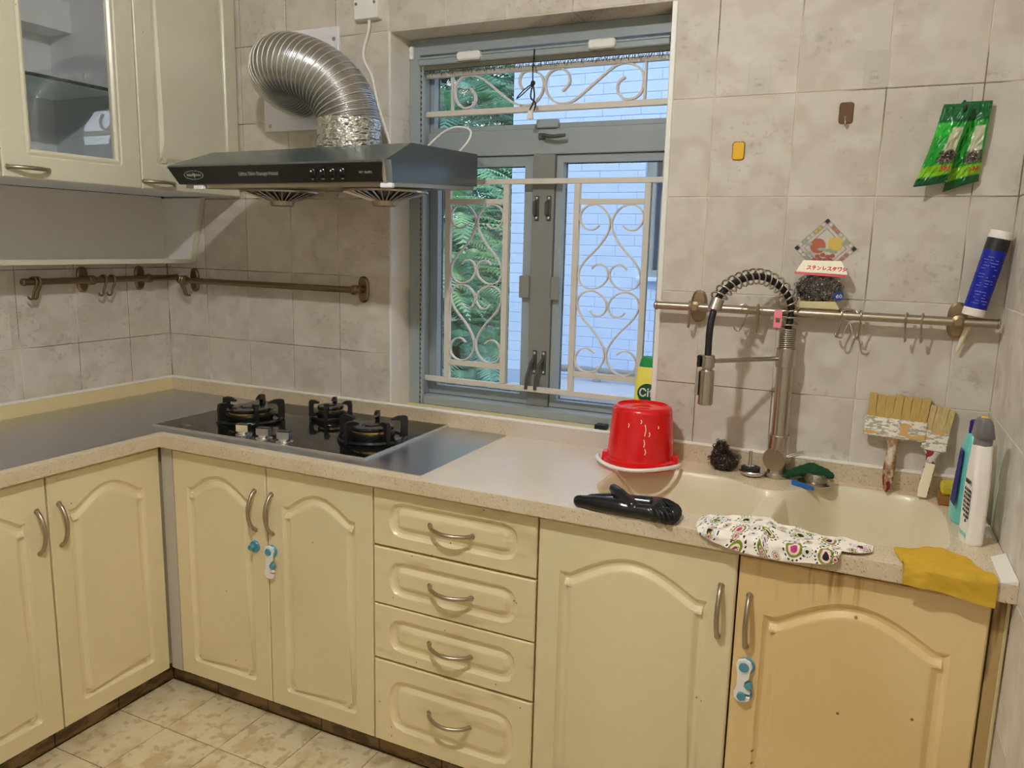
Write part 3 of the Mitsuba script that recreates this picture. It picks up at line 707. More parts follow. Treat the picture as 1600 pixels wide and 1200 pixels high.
part(t, 'body', cat([box(1.787, 1.803, -.505, -.03, ZB, .793), box(2.695, 2.711, -.505, -.03, ZB, .793), box(1.803, 2.695, -.505, -.03, ZB, ZB+.016), box(1.803, 2.695, -.045, -.03, ZB+.016, .62)]), 'carcass', False)
door(t, BACK((1.788, YDR, ZB)), .455, ZT-ZB, hx=.425, hz=.583, zsh=.598, rise=.060)
door(t, BACK((2.2475, YDR, ZB)), .455, ZT-ZB-.004, m='sink_door_lacquer', hx=.025, hz=.574, zsh=.595, rise=.060, label='more yellowed door with stains')
part(t, 'filler_panel', box(2.7065, 2.7355, -.522, -.506, ZB, .79, .001), 'filler_tan', False, 'stained tan filler strip against the right wall')
part(t, 'filler_bead', box(2.7265, 2.7325, -.5255, -.5215, ZB, .785, .0015), 'carcass', False, 'pale bead along the filler strip')
t = thing('base_cabinet', 'cream base cupboard with arched doors standing along the left wall', 'cabinet')
part(t, 'body', box(.03, .519, -1.6, -.03, ZB, .793, .001), 'carcass', False)
door(t, LEFT((XDR, -.885, ZB)), .351, ZT-ZB, hx=.028, hz=.58, zsh=.612, rise=.050)
door(t, LEFT((XDR, -1.243, ZB)), .353, ZT-ZB, hx=.325, hz=.577, zsh=.612, rise=.050)
door(t, LEFT((XDR, -1.60, ZB)), .353, ZT-ZB, hx=.028, hz=.58, zsh=.612, rise=.050)

# ================================================================ WALL CUPBOARD AND NICHE SHELF
XU, ZU = .385, 1.553
t = thing('wall_cabinet', 'cream wall cupboard with a glass door and a plain door on the left wall', 'cabinet')
part(t, 'carcass', cat([box(.002, XU-.019, -1.62, -.003, ZU+.002, ZU+.018), box(.002, .012, -1.62, -.003, ZU+.018, 2.49), box(.012, XU-.019, -.417, -.401, ZU+.018, 2.49),
     box(.012, XU-.019, -.019, -.003, ZU+.018, 2.49), box(.012, XU-.019, -.85, -.834, ZU+.018, 2.49), box(.002, XU-.019, -1.62, -.003, 2.475, 2.49)]), 'cabinet_inside', False)
part(t, 'beam_boxing', box(.012, .118, -.834, -.417, 2.02, 2.11), 'cabinet_inside', False, 'boxed-in beam inside')
rc = rrect(.294, .80, .012, 4, .064, .058)
M = LEFT((XU, -.832, ZU))
kk = part(t, 'door', xf(routed(.421, .93, rc, prof=[(0, 0), (.003, -.003), (.006, -.0025), (.010, -.0005), (.014, -.001), (.02, -.006)], hole=True), M), 'cool_cast_lacquer', 25, 'framed glass door')
part(kk, 'pane', xf(box(.08, .342, .074, .842, -.0125, -.012), M), 'pane_glass', False)
part(kk, 'handle', xf(bow(.112, .03, .0055, True), M @ mat(np.eye(3), (.068, .026, 0))), 'steel_satin', 40)
M = LEFT((XU, -.408, ZU))
kk = part(t, 'door', xf(routed(.405, .93, rrect(.295, .80, .012, 4, .06, .07), prof=LOUT), M), 'cool_cast_lacquer', 25, 'plain raised-panel door')
part(kk, 'handle', xf(bow(.112, .03, .0055, True), M @ mat(np.eye(3), (.062, .022, 0))), 'steel_satin', 40)
M = LEFT((XU, -1.26, ZU))
part(t, 'door', xf(routed(.424, .93, rrect(.31, .80, .012, 4, .06, .07), prof=LOUT), M), 'cool_cast_lacquer', 25)
k = single('glass_shelf', box(.014, .345, -.832, -.419, 1.828, 1.8345), 'shelf_glass', 'green-edged glass shelf inside the wall cupboard', 'shelf', smooth=False)
part(k, 'edge', box(.345, .347, -.832, -.419, 1.8265, 1.8355), 'shelf_edge', False, 'dark green front edge')
part('wall_cabinet', 'peg', xf(lathe([(.005, 0), (.005, .01), (.003, .011)], 10), LEFT((.012, -.60, 1.69))), 'grey_plastic')
t = thing('niche_shelf', 'open grey niche shelf with cream front edge under the wall cupboard', 'shelf')
part(t, 'back', box(.0005, .006, -1.6, -.016, 1.327, ZU), 'niche_grey', False)
side = hull([(x, y, z) for y in (-.002, -.016) for x, z in ((.006, 1.327), (.145, 1.327), (.207, 1.548), (.006, 1.548))])
part(t, 'side', side, 'niche_grey', False)
def edgebar(p, q, w=.005):
    p, q = A(p), A(q); return hull([pp+A([a, b, c]) for pp in (p, q) for a in (-w, w) for b in (-.009, .009) for c in (-w, w)])
part(t, 'bottom', box(.006, .145, -1.6, -.016, 1.322, 1.328), 'niche_grey', False)
part(t, 'front_edge', box(.143, .149, -1.6, -.003, 1.316, 1.331, .001), 'cool_cast_lacquer', False, 'cream edging')
part(t, 'front_edge', edgebar((.148, -.0115, 1.326), (.209, -.0115, 1.549), .0035), 'cool_cast_lacquer', False, 'cream edging')

# ================================================================ RANGE HOOD, DUCT, PLATE
t = thing('range_hood', 'slim grey and black range hood with two fan grilles over the gas hob', 'range hood')
part(t, 'body', hull([(.61, -.47, 1.558), (1.325, -.47, 1.558), (.578, -.484, 1.606), (1.325, -.484, 1.606), (.578, -.478, 1.611), (1.325, -.478, 1.611), (.628, -.362, 1.657), (1.325, -.362, 1.664), (.622, -.002, 1.662), (1.325, -.002, 1.674), (.60, -.002, 1.58), (1.325, -.002, 1.58)]), 'hood_grey', False)
nf = A([0, -.048, -.014]); nf = nf/np.linalg.norm(nf)      # outward normal of the fascia
upv = A([0, -.014, .048]); upv /= np.linalg.norm(upv)
HM = lambda x, v, lift_=0.: mat(((1, 0, 0), upv, nf), A([x, -.47, 1.558])+upv*v+nf*lift_)
part(t, 'fascia', xf(prism([(.0, .001), (.71, .001), (.71, .0485), (-.028, .0485)], [(0, -.002), (0, .0012), (.0005, .0018)]), HM(.612, 0)), 'hood_black', False, 'black control fascia')
part(t, 'corner_trim', hull([A(p)+nf*d for d in (.0015, .005) for p in ((1.306, -.4745, 1.609), (1.3265, -.484, 1.611), (1.316, -.47, 1.556), (1.327, -.47, 1.556))]+[(1.329, -.46, 1.612), (1.329, -.452, 1.558)]), 'chrome', False, 'bright corner trim')
lg = prism(circ(.037, 30, 0, 0, .0125), [(0, 0), (0, .0006)], [circ(.035, 30, 0, 0, .0112)])
part(t, 'badge', cat([xf(lg, HM(.677, .026, .002)), text('WINCOMS', .006, HM(.650, .023, .002), bold=True, sx=1.25), xf(hull([(0, -.009, 0), (.006, 0, 0), (-.004, .009, 0), (.001, .0, .0006)]), HM(.678, .026, .0022))]), 'print_grey', False, 'oval logo badge')
part(t, 'script', text('Ultra Slim Range Hood', .0095, HM(.845, .022, .002), sx=1.0), 'print_grey', False, 'pale script lettering')
part(t, 'model_text', text('WY-XMBO', .0055, HM(1.245, .022, .002)), 'print_grey', False)
for i in range(4):
    x = 1.098+.0315*i
    kb = part(t, 'button', xf(lathe([(.012, 0), (.012, .003), (.010, .005), (.0, .0055)], 20), HM(x, .027, .0018)), 'black_enamel', 35, 'round black push button')
    part(kb, 'lamp_dot', xf(lathe([(.0022, 0), (.0022, .001)], 10), HM(x+.001, .031, .007)), 'print_white')
part(t, 'caption', cat([text(s, .0026, HM(1.092+.0315*i, .008, .002)) for i, s in enumerate(('OFF', 'LIGHT', 'LOW', 'HIGH'))]), 'print_grey', False)
part(t, 'underside', hull([(x, y, z+dz) for x in (.625, 1.316) for y, z in ((-.46, 1.548), (-.01, 1.569)) for dz in (0, .012)]), 'steel_satin', False, 'steel underside plate')
for cx in (.80, 1.17):
    cy = -.26
    g = []
    for i in range(30):
        a = 2*math.pi*i/30; g.append(tube([(cx+.118*math.cos(a), cy+.118*math.sin(a), 1.548), (cx+.03*math.cos(a), cy+.03*math.sin(a), 1.522)], .0026, 5))
    g.append(lathe([(.116, 1.55), (.122, 1.55), (.122, 1.545), (.116, 1.545)], 36).apply_translation((cx, cy, 0)))
    kf = part(t, 'fan_grille', cat(g), 'steel', 35, 'round conical fan grille')
    part(kf, 'fan_hub', mv(lathe([(.1, 1.549), (.1, 1.547), (.03, 1.526), (.03, 1.524)], 30), cx, cy, 0), 'black_enamel')
    part(kf, 'oil_cup', mv(lathe([(.036, 1.523), (.034, 1.510), (.03, 1.508), (.0, 1.508)], 24), cx, cy, 0), 'steel_satin')
for x in (.685, 1.322):
    part(t, 'fitting', xf(prism(rrect(.036, .012, .004, 3), [(0, 0), (0, .01), (.002, .012)]), BACK((x-.018, -.462, 1.543))), 'plate_white', 35, 'pale plastic fitting under the rim')
sp = spline([(1.02, -.22, 1.668), (1.022, -.22, 1.74), (1.0, -.225, 1.81), (.945, -.235, 1.868), (.865, -.24, 1.905), (.785, -.225, 1.92), (.725, -.175, 1.915), (.692, -.10, 1.90), (.68, -.012, 1.89)], 900)
s_ = np.r_[0, np.cumsum(np.linalg.norm(np.diff(sp, axis=0), axis=1))]
rad = .088+.0007*np.sin(s_*2*math.pi/.0045)
t = thing('exhaust_duct', 'bent silver corrugated exhaust duct from the range hood to the wall', 'duct')
part(t, 'hose', tube(sp, rad, 40), 'alu_duct', True)
hs = np.linspace(.06, s_[-1]-.004, 1500); hi = interp1d(s_, sp, axis=0)(hs); _t, _a, _b = frames(hi); hph = hs/.0165*2*math.pi
part(t, 'seam', tube(hi+.0885*(np.cos(hph)[:, None]*_a+np.sin(hph)[:, None]*_b), .0021, 6), 'trim_steel', True, 'bright spiral seam')
part(t, 'foil_collar', mv(displace(lathe([(.090, 1.663), (.093, 1.67), (.093, 1.70), (.0915, 1.715), (.093, 1.735), (.092, 1.752), (.087, 1.755)], 48), .003, 60, 2), 1.021, -.22, 0), 'foil', 35, 'crumpled foil tape collar')
t = thing('vent_plate', 'white square plastic cover plate on the wall behind the duct', 'cover plate')
part(t, 'plate', xf(prism(rrect(.314, .312, .004, 3), [(0, 0), (0, .007), (.002, .009)]), BACK((.508, -.0005, 1.766))), 'plate_white', False)
for x, z in ((.523, 2.055), (.806, 2.04), (.534, 1.785), (.806, 1.785)):
    part(t, 'screw', xf(lathe([(.006, 0), (.006, .003), (.002, .004)], 12), BACK((x, -.0095, z))), 'steel')
t = thing('socket_box', 'white square electrical box near the ceiling above the cable', 'electrical box')
part(t, 'cover', xf(prism(rrect(.088, .088, .004, 3), [(0, 0), (0, .026), (.002, .028)]), BACK((.897, -.0005, 2.083))), 'white_plastic', False)
for x in (.907, .974): part(t, 'screw', xf(lathe([(.0045, 0), (.0045, .002), (.001, .003)], 10), BACK((x, -.0285, 2.128))), 'grey_plastic')
single('power_cable', tube(spline([(.945, -.014, 2.084), (.94, -.012, 2.05), (.919, -.008, 2.0), (.921, -.008, 1.965), (.945, -.008, 1.925), (.962, -.008, 1.87), (.985, -.01, 1.80), (1.015, -.015, 1.73), (1.04, -.03, 1.68)], 60), .0045, 8), 'white_plastic', 'white cable hanging from the electrical box down behind the hood', 'cable')
single('hood_cable', tube(spline([(1.14, -.03, 1.675), (1.175, -.02, 1.71), (1.225, -.015, 1.745), (1.275, -.015, 1.752), (1.31, -.02, 1.738), (1.308, -.03, 1.71), (1.283, -.04, 1.678)], 50), .0032, 8), 'white_plastic', 'thin white cable looping above the right end of the range hood', 'cable')

# ================================================================ GAS HOB
t = thing('gas_hob', 'black glass gas hob with three burners set on the worktop', 'gas hob')
HZ = ZC+.0018
o = A([(.468, -.49), (1.257, -.481), (1.246, -.022), (.466, -.03)])
part(t, 'edge_trim', prism(o, [(0, HZ), (0, HZ+.006), (.001, HZ+.007)], [offs(o, .007)]), 'trim_steel', False, 'thin steel edge trim')
part(t, 'glass_top', prism(offs(o, .0055), [(0, HZ), (0, HZ+.0068), (.0006, HZ+.0074)]), 'black_glass', False)
HT = HZ+.0074
def burner(cx, cy, R, rb, H, n, rot):
    kb = part(t, 'burner', mv(lathe([(rb*.62, 0), (rb*.95, .004), (rb, .012), (rb, .022), (rb*.86, .026)], 40), cx, cy, HT), 'black_iron')
    part(kb, 'flame_ring', mv(lathe([(rb*.84, .0), (rb*.9, .0), (rb*.9, .007), (rb*.84, .007)], 40), cx, cy, HT+.0255), 'brass_ring', 35, 'brass flame ring')
    part(kb, 'cap', mv(lathe([(0, .0), (rb*.95, .0), (rb*.97, .004), (rb*.9, .009), (rb*.45, .010), (rb*.40, .006), (rb*.32, .006), (rb*.30, .012), (rb*.1, .013), (0, .013)], 40), cx, cy, HT+.0325), 'black_enamel')
    ks = part(t, 'pan_support', mv(lathe([(R*.80, .004), (R*.84, .010), (R*.97, .012), (R, .006), (R*.99, .0), (R*.82, 0)], 48), cx, cy, HT), 'black_enamel')
    prof = [(R*.80, .002), (R*1.02, .002), (R*1.03, H*.75), (R*1.01, H*.95), (R*.93, H), (R*.76, H*.99), (R*.56, H*.88), (R*.54, H*.80), (R*.70, H*.80), (R*.81, H*.76), (R*.84, H*.6)]
    pm = prism(prof, [(0, -.006), (0, .006)])
    pm = xf(pm, mat(((1, 0, 0), (0, 0, 1), (0, -1, 0)), (0, 0, 0)))
    for i in range(n):
        part(ks, 'prong', mv(pm, cx, cy, HT, rot+2*math.pi*i/n), 'black_iron', False)
burner(.674, -.292, .104, .072, .066, 5, .655)
burner(1.148, -.295, .102, .066, .066, 5, .76)
burner(.869, -.135, .068, .044, .058, 4, .445)
for x, y in ((.803, -.452), (.884, -.456), (.963, -.459)):
    kb = part(t, 'knob', cat([mv(lathe([(.024, 0), (.024, .003), (.02, .005), (.017, .005), (.017, .012)], 28), x, y, HT), mv(hull([(a*.019, b*.011, z) for a in (-1, 1) for b in (-1, 1) for z in (.012, .032)]), x, y, HT, .25)]), 'chrome', 35, 'chrome control knob')
    part(kb, 'knob_top', mv(hull([(a*.0185, b*.0105, z) for a in (-1, 1) for b in (-1, 1) for z in (.0321, .034)]), x, y, HT, .25), 'black_enamel', False)
part(t, 'sticker', box(.56, .585, -.455, -.44, HT, HT+.0003), 'steel_satin', False, 'small pale sticker')

# ================================================================ RAILS AND HOOKS
ZRAIL, DR, RR = 1.26, .05, .0105
def flange(M):
    P = A([(.0215*np.sign(math.sin(a))*abs(math.sin(a))**.75, .043*np.sign(math.cos(a))*abs(math.cos(a))**.8) for a in np.linspace(.04, 2*math.pi+.04, 28, endpoint=False)])[::-1]
    return cat([xf(prism(P, [(0, 0), (0, .004), (.006, .008)]), M), xf(lathe([(.012, .008), (.009, .02), (.009, .04), (.0155, .042), (.0165, .05), (.0155, .058), (.008, .062)], 18), M)])
def rail(label, M, L, fl, m, group=None):
    t = thing('hanging_rail', label, 'rail', group)
    part(t, 'rod', xf(tube([(0, 0, DR), (L, 0, DR)], RR, 16), M), m)
    part(t, 'end_cap', xf(lathe([(RR, 0), (.0125, .001), (.0125, .006), (.009, .010), (0, .0105)], 16), M @ mat(((0, 0, -1), (0, 1, 0), (-1, 0, 0)), (0, 0, DR))), m)
    part(t, 'end_cap', xf(lathe([(RR, 0), (.0125, .001), (.0125, .004), (.009, .006), (0, .0065)], 16), M @ mat(((0, 0, -1), (0, 1, 0), (1, 0, 0)), (L, 0, DR))), m)
    for u in fl: part(t, 'flange', xf(flange(np.eye(4)), M @ mat(np.eye(3), (u, 0, 0))), 'flange_metal' if m == 'steel_satin' else m, 22)
rail('steel hanging rail on the back wall beside the window, above the sink', BACK((1.912, -.0005, ZRAIL)), .79, (.1, .712), 'steel_satin')
rail('bronze hanging rail on the back wall between the corner and the window', BACK((.122, -.0005, ZRAIL-.006)), .80, (.022, .785), 'bronze')
rail('bronze hanging rail on the left wall under the niche shelf', LEFT((.0005, -.584, ZRAIL)), .578, (.23, .457), 'bronze')
SH = [(-.0085, -.006), (-.0125, .002), (-.009, .0105), (0, .014), (.009, .0105), (.0125, .001), (.010, -.010), (.004, -.024), (-.001, -.036), (-.003, -.046), (-.009, -.054), (-.017, -.053), (-.0205, -.045)]
def shook(x, y, z, ang, m, r, label, group, fat=False):
    c, s = math.cos(ang), math.sin(ang)
    P = spline([(x+c*a, y+s*a, z+b) for a, b in SH], 44)
    rr = np.full(44, r)
    if fat: rr = r*(1+.35*np.sin(np.linspace(0, math.pi, 44)))
    single('hook', tube(P, rr, 8), m, label, 'hook', group)
G1, G2, G3, G4 = 'wire hooks bunched on the steel rail', 'wire hooks by the blue tube', 'bronze hooks at the end of the left rail', 'bronze hooks on the left rail'
ry = -DR-.0005
shook(1.998, ry, ZRAIL, -1.3, 'steel_satin', .0028, 'steel S-hook on the rail nearest the window, left of its first flange', None, True)
shook(2.138, ry, ZRAIL, .15, 'steel', .0022, 'thin steel S-hook on the rail just left of a thicker one, inside the tap arch', None)
shook(2.174, ry, ZRAIL, -1.45, 'steel_satin', .003, 'thick steel S-hook seen edge-on inside the tap arch', None, True)
for x, a, l in ((2.369, -1.2, 'first (leftmost) wire hook in the bunch of four under the wool packet'), (2.384, .4, 'second wire hook from the left in the bunch of four under the wool packet'), (2.399, math.pi-.5, 'third wire hook from the left in the bunch of four under the wool packet'), (2.415, -1.4, 'rightmost wire hook in the bunch of four under the wool packet')): shook(x, ry, ZRAIL, a, 'steel', .0023, l, G1)
for x, l in ((2.516, 'left wire hook of the pair on the rail left of the blue tube'), (2.55, 'right wire hook of the pair on the rail left of the blue tube')): shook(x, ry, ZRAIL, -1.75, 'steel', .0023, l, G2)
for y, l in ((-.556, 'outermost bronze hook at the left end of the left rail'), (-.543, 'second bronze hook from the left end of the left rail')): shook(DR+.0005, y, ZRAIL, .35, 'bronze', .0032, l, G3, True)
for y, l in ((-.31, 'left bronze hook of the pair between the flanges of the left rail'), (-.277, 'right bronze hook of the pair between the flanges of the left rail')): shook(DR+.0005, y, ZRAIL, .35, 'bronze', .0032, l, G4, True)
for x, l in ((.135, 'bronze hook nearest the room corner on the middle rail'), (.1465, 'second bronze hook from the room corner on the middle rail')): shook(x, ry, ZRAIL-.006, -1.9, 'bronze', .0032, l, 'bronze hooks at the corner', True)

# ================================================================ TAP
t = thing('kitchen_tap', 'tall steel spring kitchen tap with pull-down spray over the sink', 'tap')
FXx, FYy = 2.252, -.058
part(t, 'base', mv(lathe([(.029, 0), (.029, .006), (.025, .010), (.0235, .012), (.0235, .05)], 32), FXx, FYy, ZC), 'steel')
dirc = A([-.22, -.97, 0]); dirc /= np.linalg.norm(dirc)
part(t, 'valve', along(lathe([(.027, -.026), (.030, -.024), (.030, .024), (.0285, .026), (0, .0262)], 32), A([FXx, FYy, .883]), A([FXx, FYy, .883])+dirc), 'steel')
part(t, 'collar', mv(lathe([(.026, .898), (.0265, .90), (.0265, .944), (.025, .946)], 32), FXx, FYy, 0), 'steel')
part(t, 'column', mv(lathe([(.0205, .945), (.0205, 1.125)], 32), FXx, FYy, 0), 'steel')
part(t, 'collar', mv(lathe([(.0235, 1.122), (.0245, 1.123), (.0245, 1.168), (.023, 1.17)], 32), FXx, FYy, 0), 'steel')
part(t, 'lever', tube([(FXx+.018, FYy-.012, .889), (FXx+.036, FYy-.016, .898), (FXx+.066, FYy-.022, .912)], [.005, .0048, .0052], 12), 'chrome')
pts_ = A([(2.252, -.058, 1.168), (2.252, -.058, 1.222), (2.2555, -.056, 1.262), (2.247, -.062, 1.297), (2.23, -.075, 1.321), (2.206, -.093, 1.34), (2.181, -.116, 1.349), (2.152, -.145, 1.344), (2.127, -.171, 1.33), (2.109, -.19, 1.311), (2.098, -.203, 1.290), (2.0945, -.209, 1.271), (2.09, -.217, 1.235), (2.089, -.22, 1.181), (2.0895, -.221, 1.15)])
hp = spline(pts_, 200)
part(t, 'hose', tube(hp, .0085, 12), 'hose_black', True, 'black rubber hose')
ss = np.r_[0, np.cumsum(np.linalg.norm(np.diff(hp, axis=0), axis=1))]
from scipy.interpolate import interp1d
hf = interp1d(ss, hp, axis=0); Ltot = ss[-1]
i_end = np.argmin(np.linalg.norm(hp-A([2.099, -.202, 1.292]), axis=1)); Lc = ss[i_end]
fine = hf(np.linspace(0, Lc, 900)); tt, aa, bb = frames(fine)
sv = np.linspace(0, Lc, 900); ph = np.where(sv < .052, sv/.0052, .052/.0052+(sv-.052)/.0185)*2*math.pi
hx = fine+.0185*(np.cos(ph)[:, None]*aa+np.sin(ph)[:, None]*bb)
part(t, 'spring', tube(hx, .0024, 7), 'steel', True, 'chrome coil spring')
c0, c1 = hf(Lc-.002), hf(min(Lc+.034, Ltot))
part(t, 'spring_end', along(lathe([(.012, 0), (.0165, .001), (.0165, .03), (.011, .033)], 24), c0, c1), 'steel')
ax, ay = 2.09, -.221
part(t, 'arm', tube([(FXx-.02, FYy-.012, 1.143), (ax+.012, ay+.012, 1.143)], .0055, 12), 'steel')
part(t, 'holder', mv(lathe([(.0155, 1.127), (.0165, 1.128), (.0165, 1.156), (.015, 1.158)], 24), ax, ay, 0), 'steel')
part(t, 'clip', box(ax-.024, ax-.015, ay-.012, ay+.008, 1.128, 1.157, .002), 'black_enamel', False)
kb = part(t, 'spray_head', mv(lathe([(.0, 1.035), (.016, 1.035), (.018, 1.037), (.018, 1.118), (.0165, 1.121), (.012, 1.122), (.012, 1.128)], 28), ax, ay, 0), 'steel')
part(kb, 'button', hull([(ax-.017, ay-.012, 1.118), (ax-.017, ay+.004, 1.118), (ax-.023, ay-.012, 1.112), (ax-.023, ay+.004, 1.112), (ax-.022, ay-.012, 1.09), (ax-.022, ay+.004, 1.09), (ax-.027, ay-.012, 1.06), (ax-.027, ay+.004, 1.06), (ax-.017, ay-.012, 1.058), (ax-.017, ay+.004, 1.058)]), 'steel', False)
t = thing('plastic_tag', 'small pink plastic tag clipped to the tap spring in front of the rail', 'tag')
part(t, 'body', xf(prism(rrect(.019, .044, .002, 3), [(0, 0), (0, .003)], [rrect(.008, .009, .001, 2, .006, .015)]), BACK((2.218, -.078, 1.222))), 'pink', False)
part(t, 'frame', xf(prism(rrect(.010, .011, .001, 2, .005, .014), [(0, .003), (0, .0038)], [rrect(.007, .008, .001, 2, .0065, .0155)]), BACK((2.218, -.078, 1.222))), 'brown_stain', False)

# ================================================================ THINGS AROUND THE SINK
# steel wool pad
def wool(cx, cy, cz, R, n, seed, sq=(1, 1, 1), lobes=None):
    r = np.random.default_rng(seed); g = []
    for i in range(n):
        v = r.normal(size=3); v /= np.linalg.norm(v); base = A([cx, cy, cz])+v*A(sq)*R*(r.uniform(.55, 1.0))
        if lobes is not None and i % 3 == 0: base = A(lobes[:3])+v*lobes[3]*r.uniform(.5, 1)
        ax_ = r.normal(size=3); ax_ /= np.linalg.norm(ax_); e1 = np.cross(ax_, [.3, .5, .8]); e1 /= np.linalg.norm(e1); e2 = np.cross(ax_, e1)
        th = np.linspace(0, r.uniform(4, 9), 12); rr = r.uniform(.003, .0065)
        g.append(tube(base+np.outer(np.cos(th)*rr, e1)+np.outer(np.sin(th)*rr, e2)+np.outer(th*.0008, ax_), .0008, 3, caps=False))
    return cat(g)
t = thing('steel_wool_pad', 'dark curly steel wool pad on the sink ledge left of the drain plug', 'scouring pad')
core = displace(sphere(.031, 3), .016, 60, 4); core.vertices *= [1.15, .75, .8]; core.apply_translation((2.118, -.062, ZC+.024))
c2 = displace(sphere(.017, 2), .01, 90, 5); c2.apply_translation((2.105, -.052, ZC+.052))
part(t, 'core', cat([core, c2]), 'wool_dark', False)
stuff(part(t, 'curls', wool(2.118, -.062, ZC+.028, .038, 520, 3, (1.1, .75, .75), (2.105, -.052, ZC+.056, .02)), 'wool_dim', False))
t = thing('drain_plug', 'round chrome drain plug with black rubber and upright stem left of the tap base', 'drain plug')
part(t, 'dish', mv(lathe([(.0, .0), (.018, .0), (.03, .006), (.034, .013), (.032, .016), (.0, .014)], 36), 2.196, -.078, ZC), 'chrome')
part(t, 'rubber', mv(lathe([(.024, .0), (.024, .008), (.02, .010), (0, .010)], 30), 2.19, -.078, ZC+.0145), 'rubber_black')
part(t, 'stem', mv(lathe([(.012, 0), (.012, .002), (.0042, .003), (.0042, .04), (.003, .042)], 14), 2.188, -.078, ZC+.0245), 'chrome')
t = thing('sink_strainer', 'round steel mesh sink strainer lying under a green scouring pad', 'strainer')
part(t, 'rim', mv(lathe([(.026, .004), (.038, .001), (.044, .0), (.045, .003), (.038, .005), (.028, .008)], 36), 2.352, -.078, ZC+.004), 'steel')
part(t, 'basket', mv(lathe([(.029, .0), (.028, .012), (.024, .021), (.0, .023)], 36), 2.352, -.078, ZC+.009), 'strainer_mesh', 35, 'steel mesh basket')
single('sponge_strip', hull([(2.295, -.098, ZC+.001), (2.298, -.112, ZC+.001), (2.352, -.128, ZC+.001), (2.352, -.140, ZC+.001), (2.295, -.098, ZC+.012), (2.298, -.112, ZC+.010), (2.352, -.128, ZC+.006), (2.352, -.140, ZC+.006)]), 'sponge_blue', 'flat blue sponge strip under the rim of the strainer', 'sponge', smooth=False)
mm = blob([[(2.275, -.062, ZC+.012, .010), (2.30, -.066, ZC+.022, .012), (2.335, -.07, ZC+.038, .014), (2.365, -.078, ZC+.034, .012), (2.385, -.082, ZC+.03, .008)], [(2.30, -.05, ZC+.02, .012), (2.34, -.05, ZC+.03, .016), (2.37, -.055, ZC+.03, .010)]])
mg = man2tri(mm.refine_to_length(.004)); trimesh.smoothing.filter_taubin(mg, iterations=6)
single('scouring_pad', displace(mg, .008, 120, 8), 'scour_green', 'crumpled dark green scouring pad lying on the steel strainer', 'scouring pad', smooth=40)
# bucket
t = thing('bucket', 'red plastic bucket turned upside down on the sink edge in front of the window', 'bucket')
BX, BY = 1.905, -.122
prof = [(.088, .0), (.0975, .0), (.0985, .004), (.0985, .018), (.0905, .022), (.0885, .03), (.0795, .148), (.077, .156), (.071, .161), (.066, .162), (.0655, .158), (.062, .156), (.03, .155), (.026, .152), (.018, .152), (.014, .155), (0, .155)]
part(t, 'shell', mv(lathe(prof, 56), BX, BY, ZC+.003), 'red_plastic')
for sx, sy in ((-1, -.25), (1, .2)):
    a = math.atan2(sy, sx); part(t, 'lug', mv(hull([(.085, -.02, 0), (.104, -.014, 0), (.104, .014, 0), (.085, .02, 0), (.084, -.02, .03), (.101, -.012, .028), (.101, .012, .028), (.084, .02, .03)]), BX, BY, ZC+.003, a), 'red_plastic', False)
hd = []
for k in range(31):
    a = math.radians(-172+k*(168/30)); hd.append((BX+.113*math.cos(a), BY+.118*math.sin(a)-.004, ZC+.014+.008*math.cos(2*(a+1.5))-(.018*max(0, math.sin(-a))**3)+.010))
part(t, 'handle', tube(hd, .0052, 10), 'white_plastic', True, 'white plastic handle')
g = []
for a, z, l in ((-1.72, .125, .012), (-1.32, .137, .010), (-1.18, .125, .03), (-1.05, .105, .012), (-.75, .12, .006), (-1.2, .085, .02), (-1.16, .06, .015), (-1.55, .018, .008)):
    rr = .0885-(z-.03)*.0763+.0006
    g.append(tube([(BX+rr*math.cos(a), BY+rr*math.sin(a), ZC+.003+z), (BX+(rr+.0765*l*.5)*math.cos(a+.03), BY+(rr+.0765*l*.5)*math.sin(a+.03), ZC+.003+z-l*.5), (BX+(rr+.0765*l)*math.cos(a), BY+(rr+.0765*l)*math.sin(a), ZC+.003+z-l)], .0013, 5))
stuff(part(t, 'paint_drips', cat(g), 'ivory', 35, 'dried cream paint drips'))
# glove
mm = blob([[(1.888, -.537, ZC+.013, .013), (1.93, -.543, ZC+.016, .017), (1.99, -.546, ZC+.018, .019), (2.03, -.546, ZC+.017, .017)], [(1.908, -.508, ZC+.012, .012), (1.96, -.497, ZC+.016, .016), (2.0, -.495, ZC+.018, .015)],
           [(1.958, -.505, ZC+.044, .0105), (1.978, -.525, ZC+.040, .014), (2.015, -.546, ZC+.024, .016)], [(2.0, -.495, ZC+.018, .015), (2.055, -.487, ZC+.018, .017), (2.098, -.505, ZC+.015, .014)],
           [(2.02, -.548, ZC+.018, .015), (2.06, -.548, ZC+.018, .018), (2.096, -.55, ZC+.015, .015)], [(2.055, -.487, ZC+.018, .017), (2.07, -.54, ZC+.018, .018)], [(2.098, -.505, ZC+.015, .014), (2.098, -.548, ZC+.015, .015)],
           [(1.905, -.505, ZC+.01, .010), (1.93, -.54, ZC+.013, .014)], [(1.98, -.50, ZC+.012, .012), (1.99, -.54, ZC+.016, .018)]])
mg = man2tri(mm.refine_to_length(.004)); trimesh.smoothing.filter_taubin(mg, iterations=10)
vx = mg.vertices; wr = S((vx[:, 0]-2.05)/.03); mg = mg.copy(); nn = mg.vertex_normals
mg.vertices = vx+nn*(wr*.0045*np.sin(vx[:, 1]*420+vx[:, 0]*260))[:, None]
mg.vertices[:, 2] = np.maximum(mg.vertices[:, 2], ZC+.0006)
single('rubber_glove', mg, 'glove_rubber', 'crumpled shiny black rubber glove on the front edge of the worktop', 'glove', smooth=True)
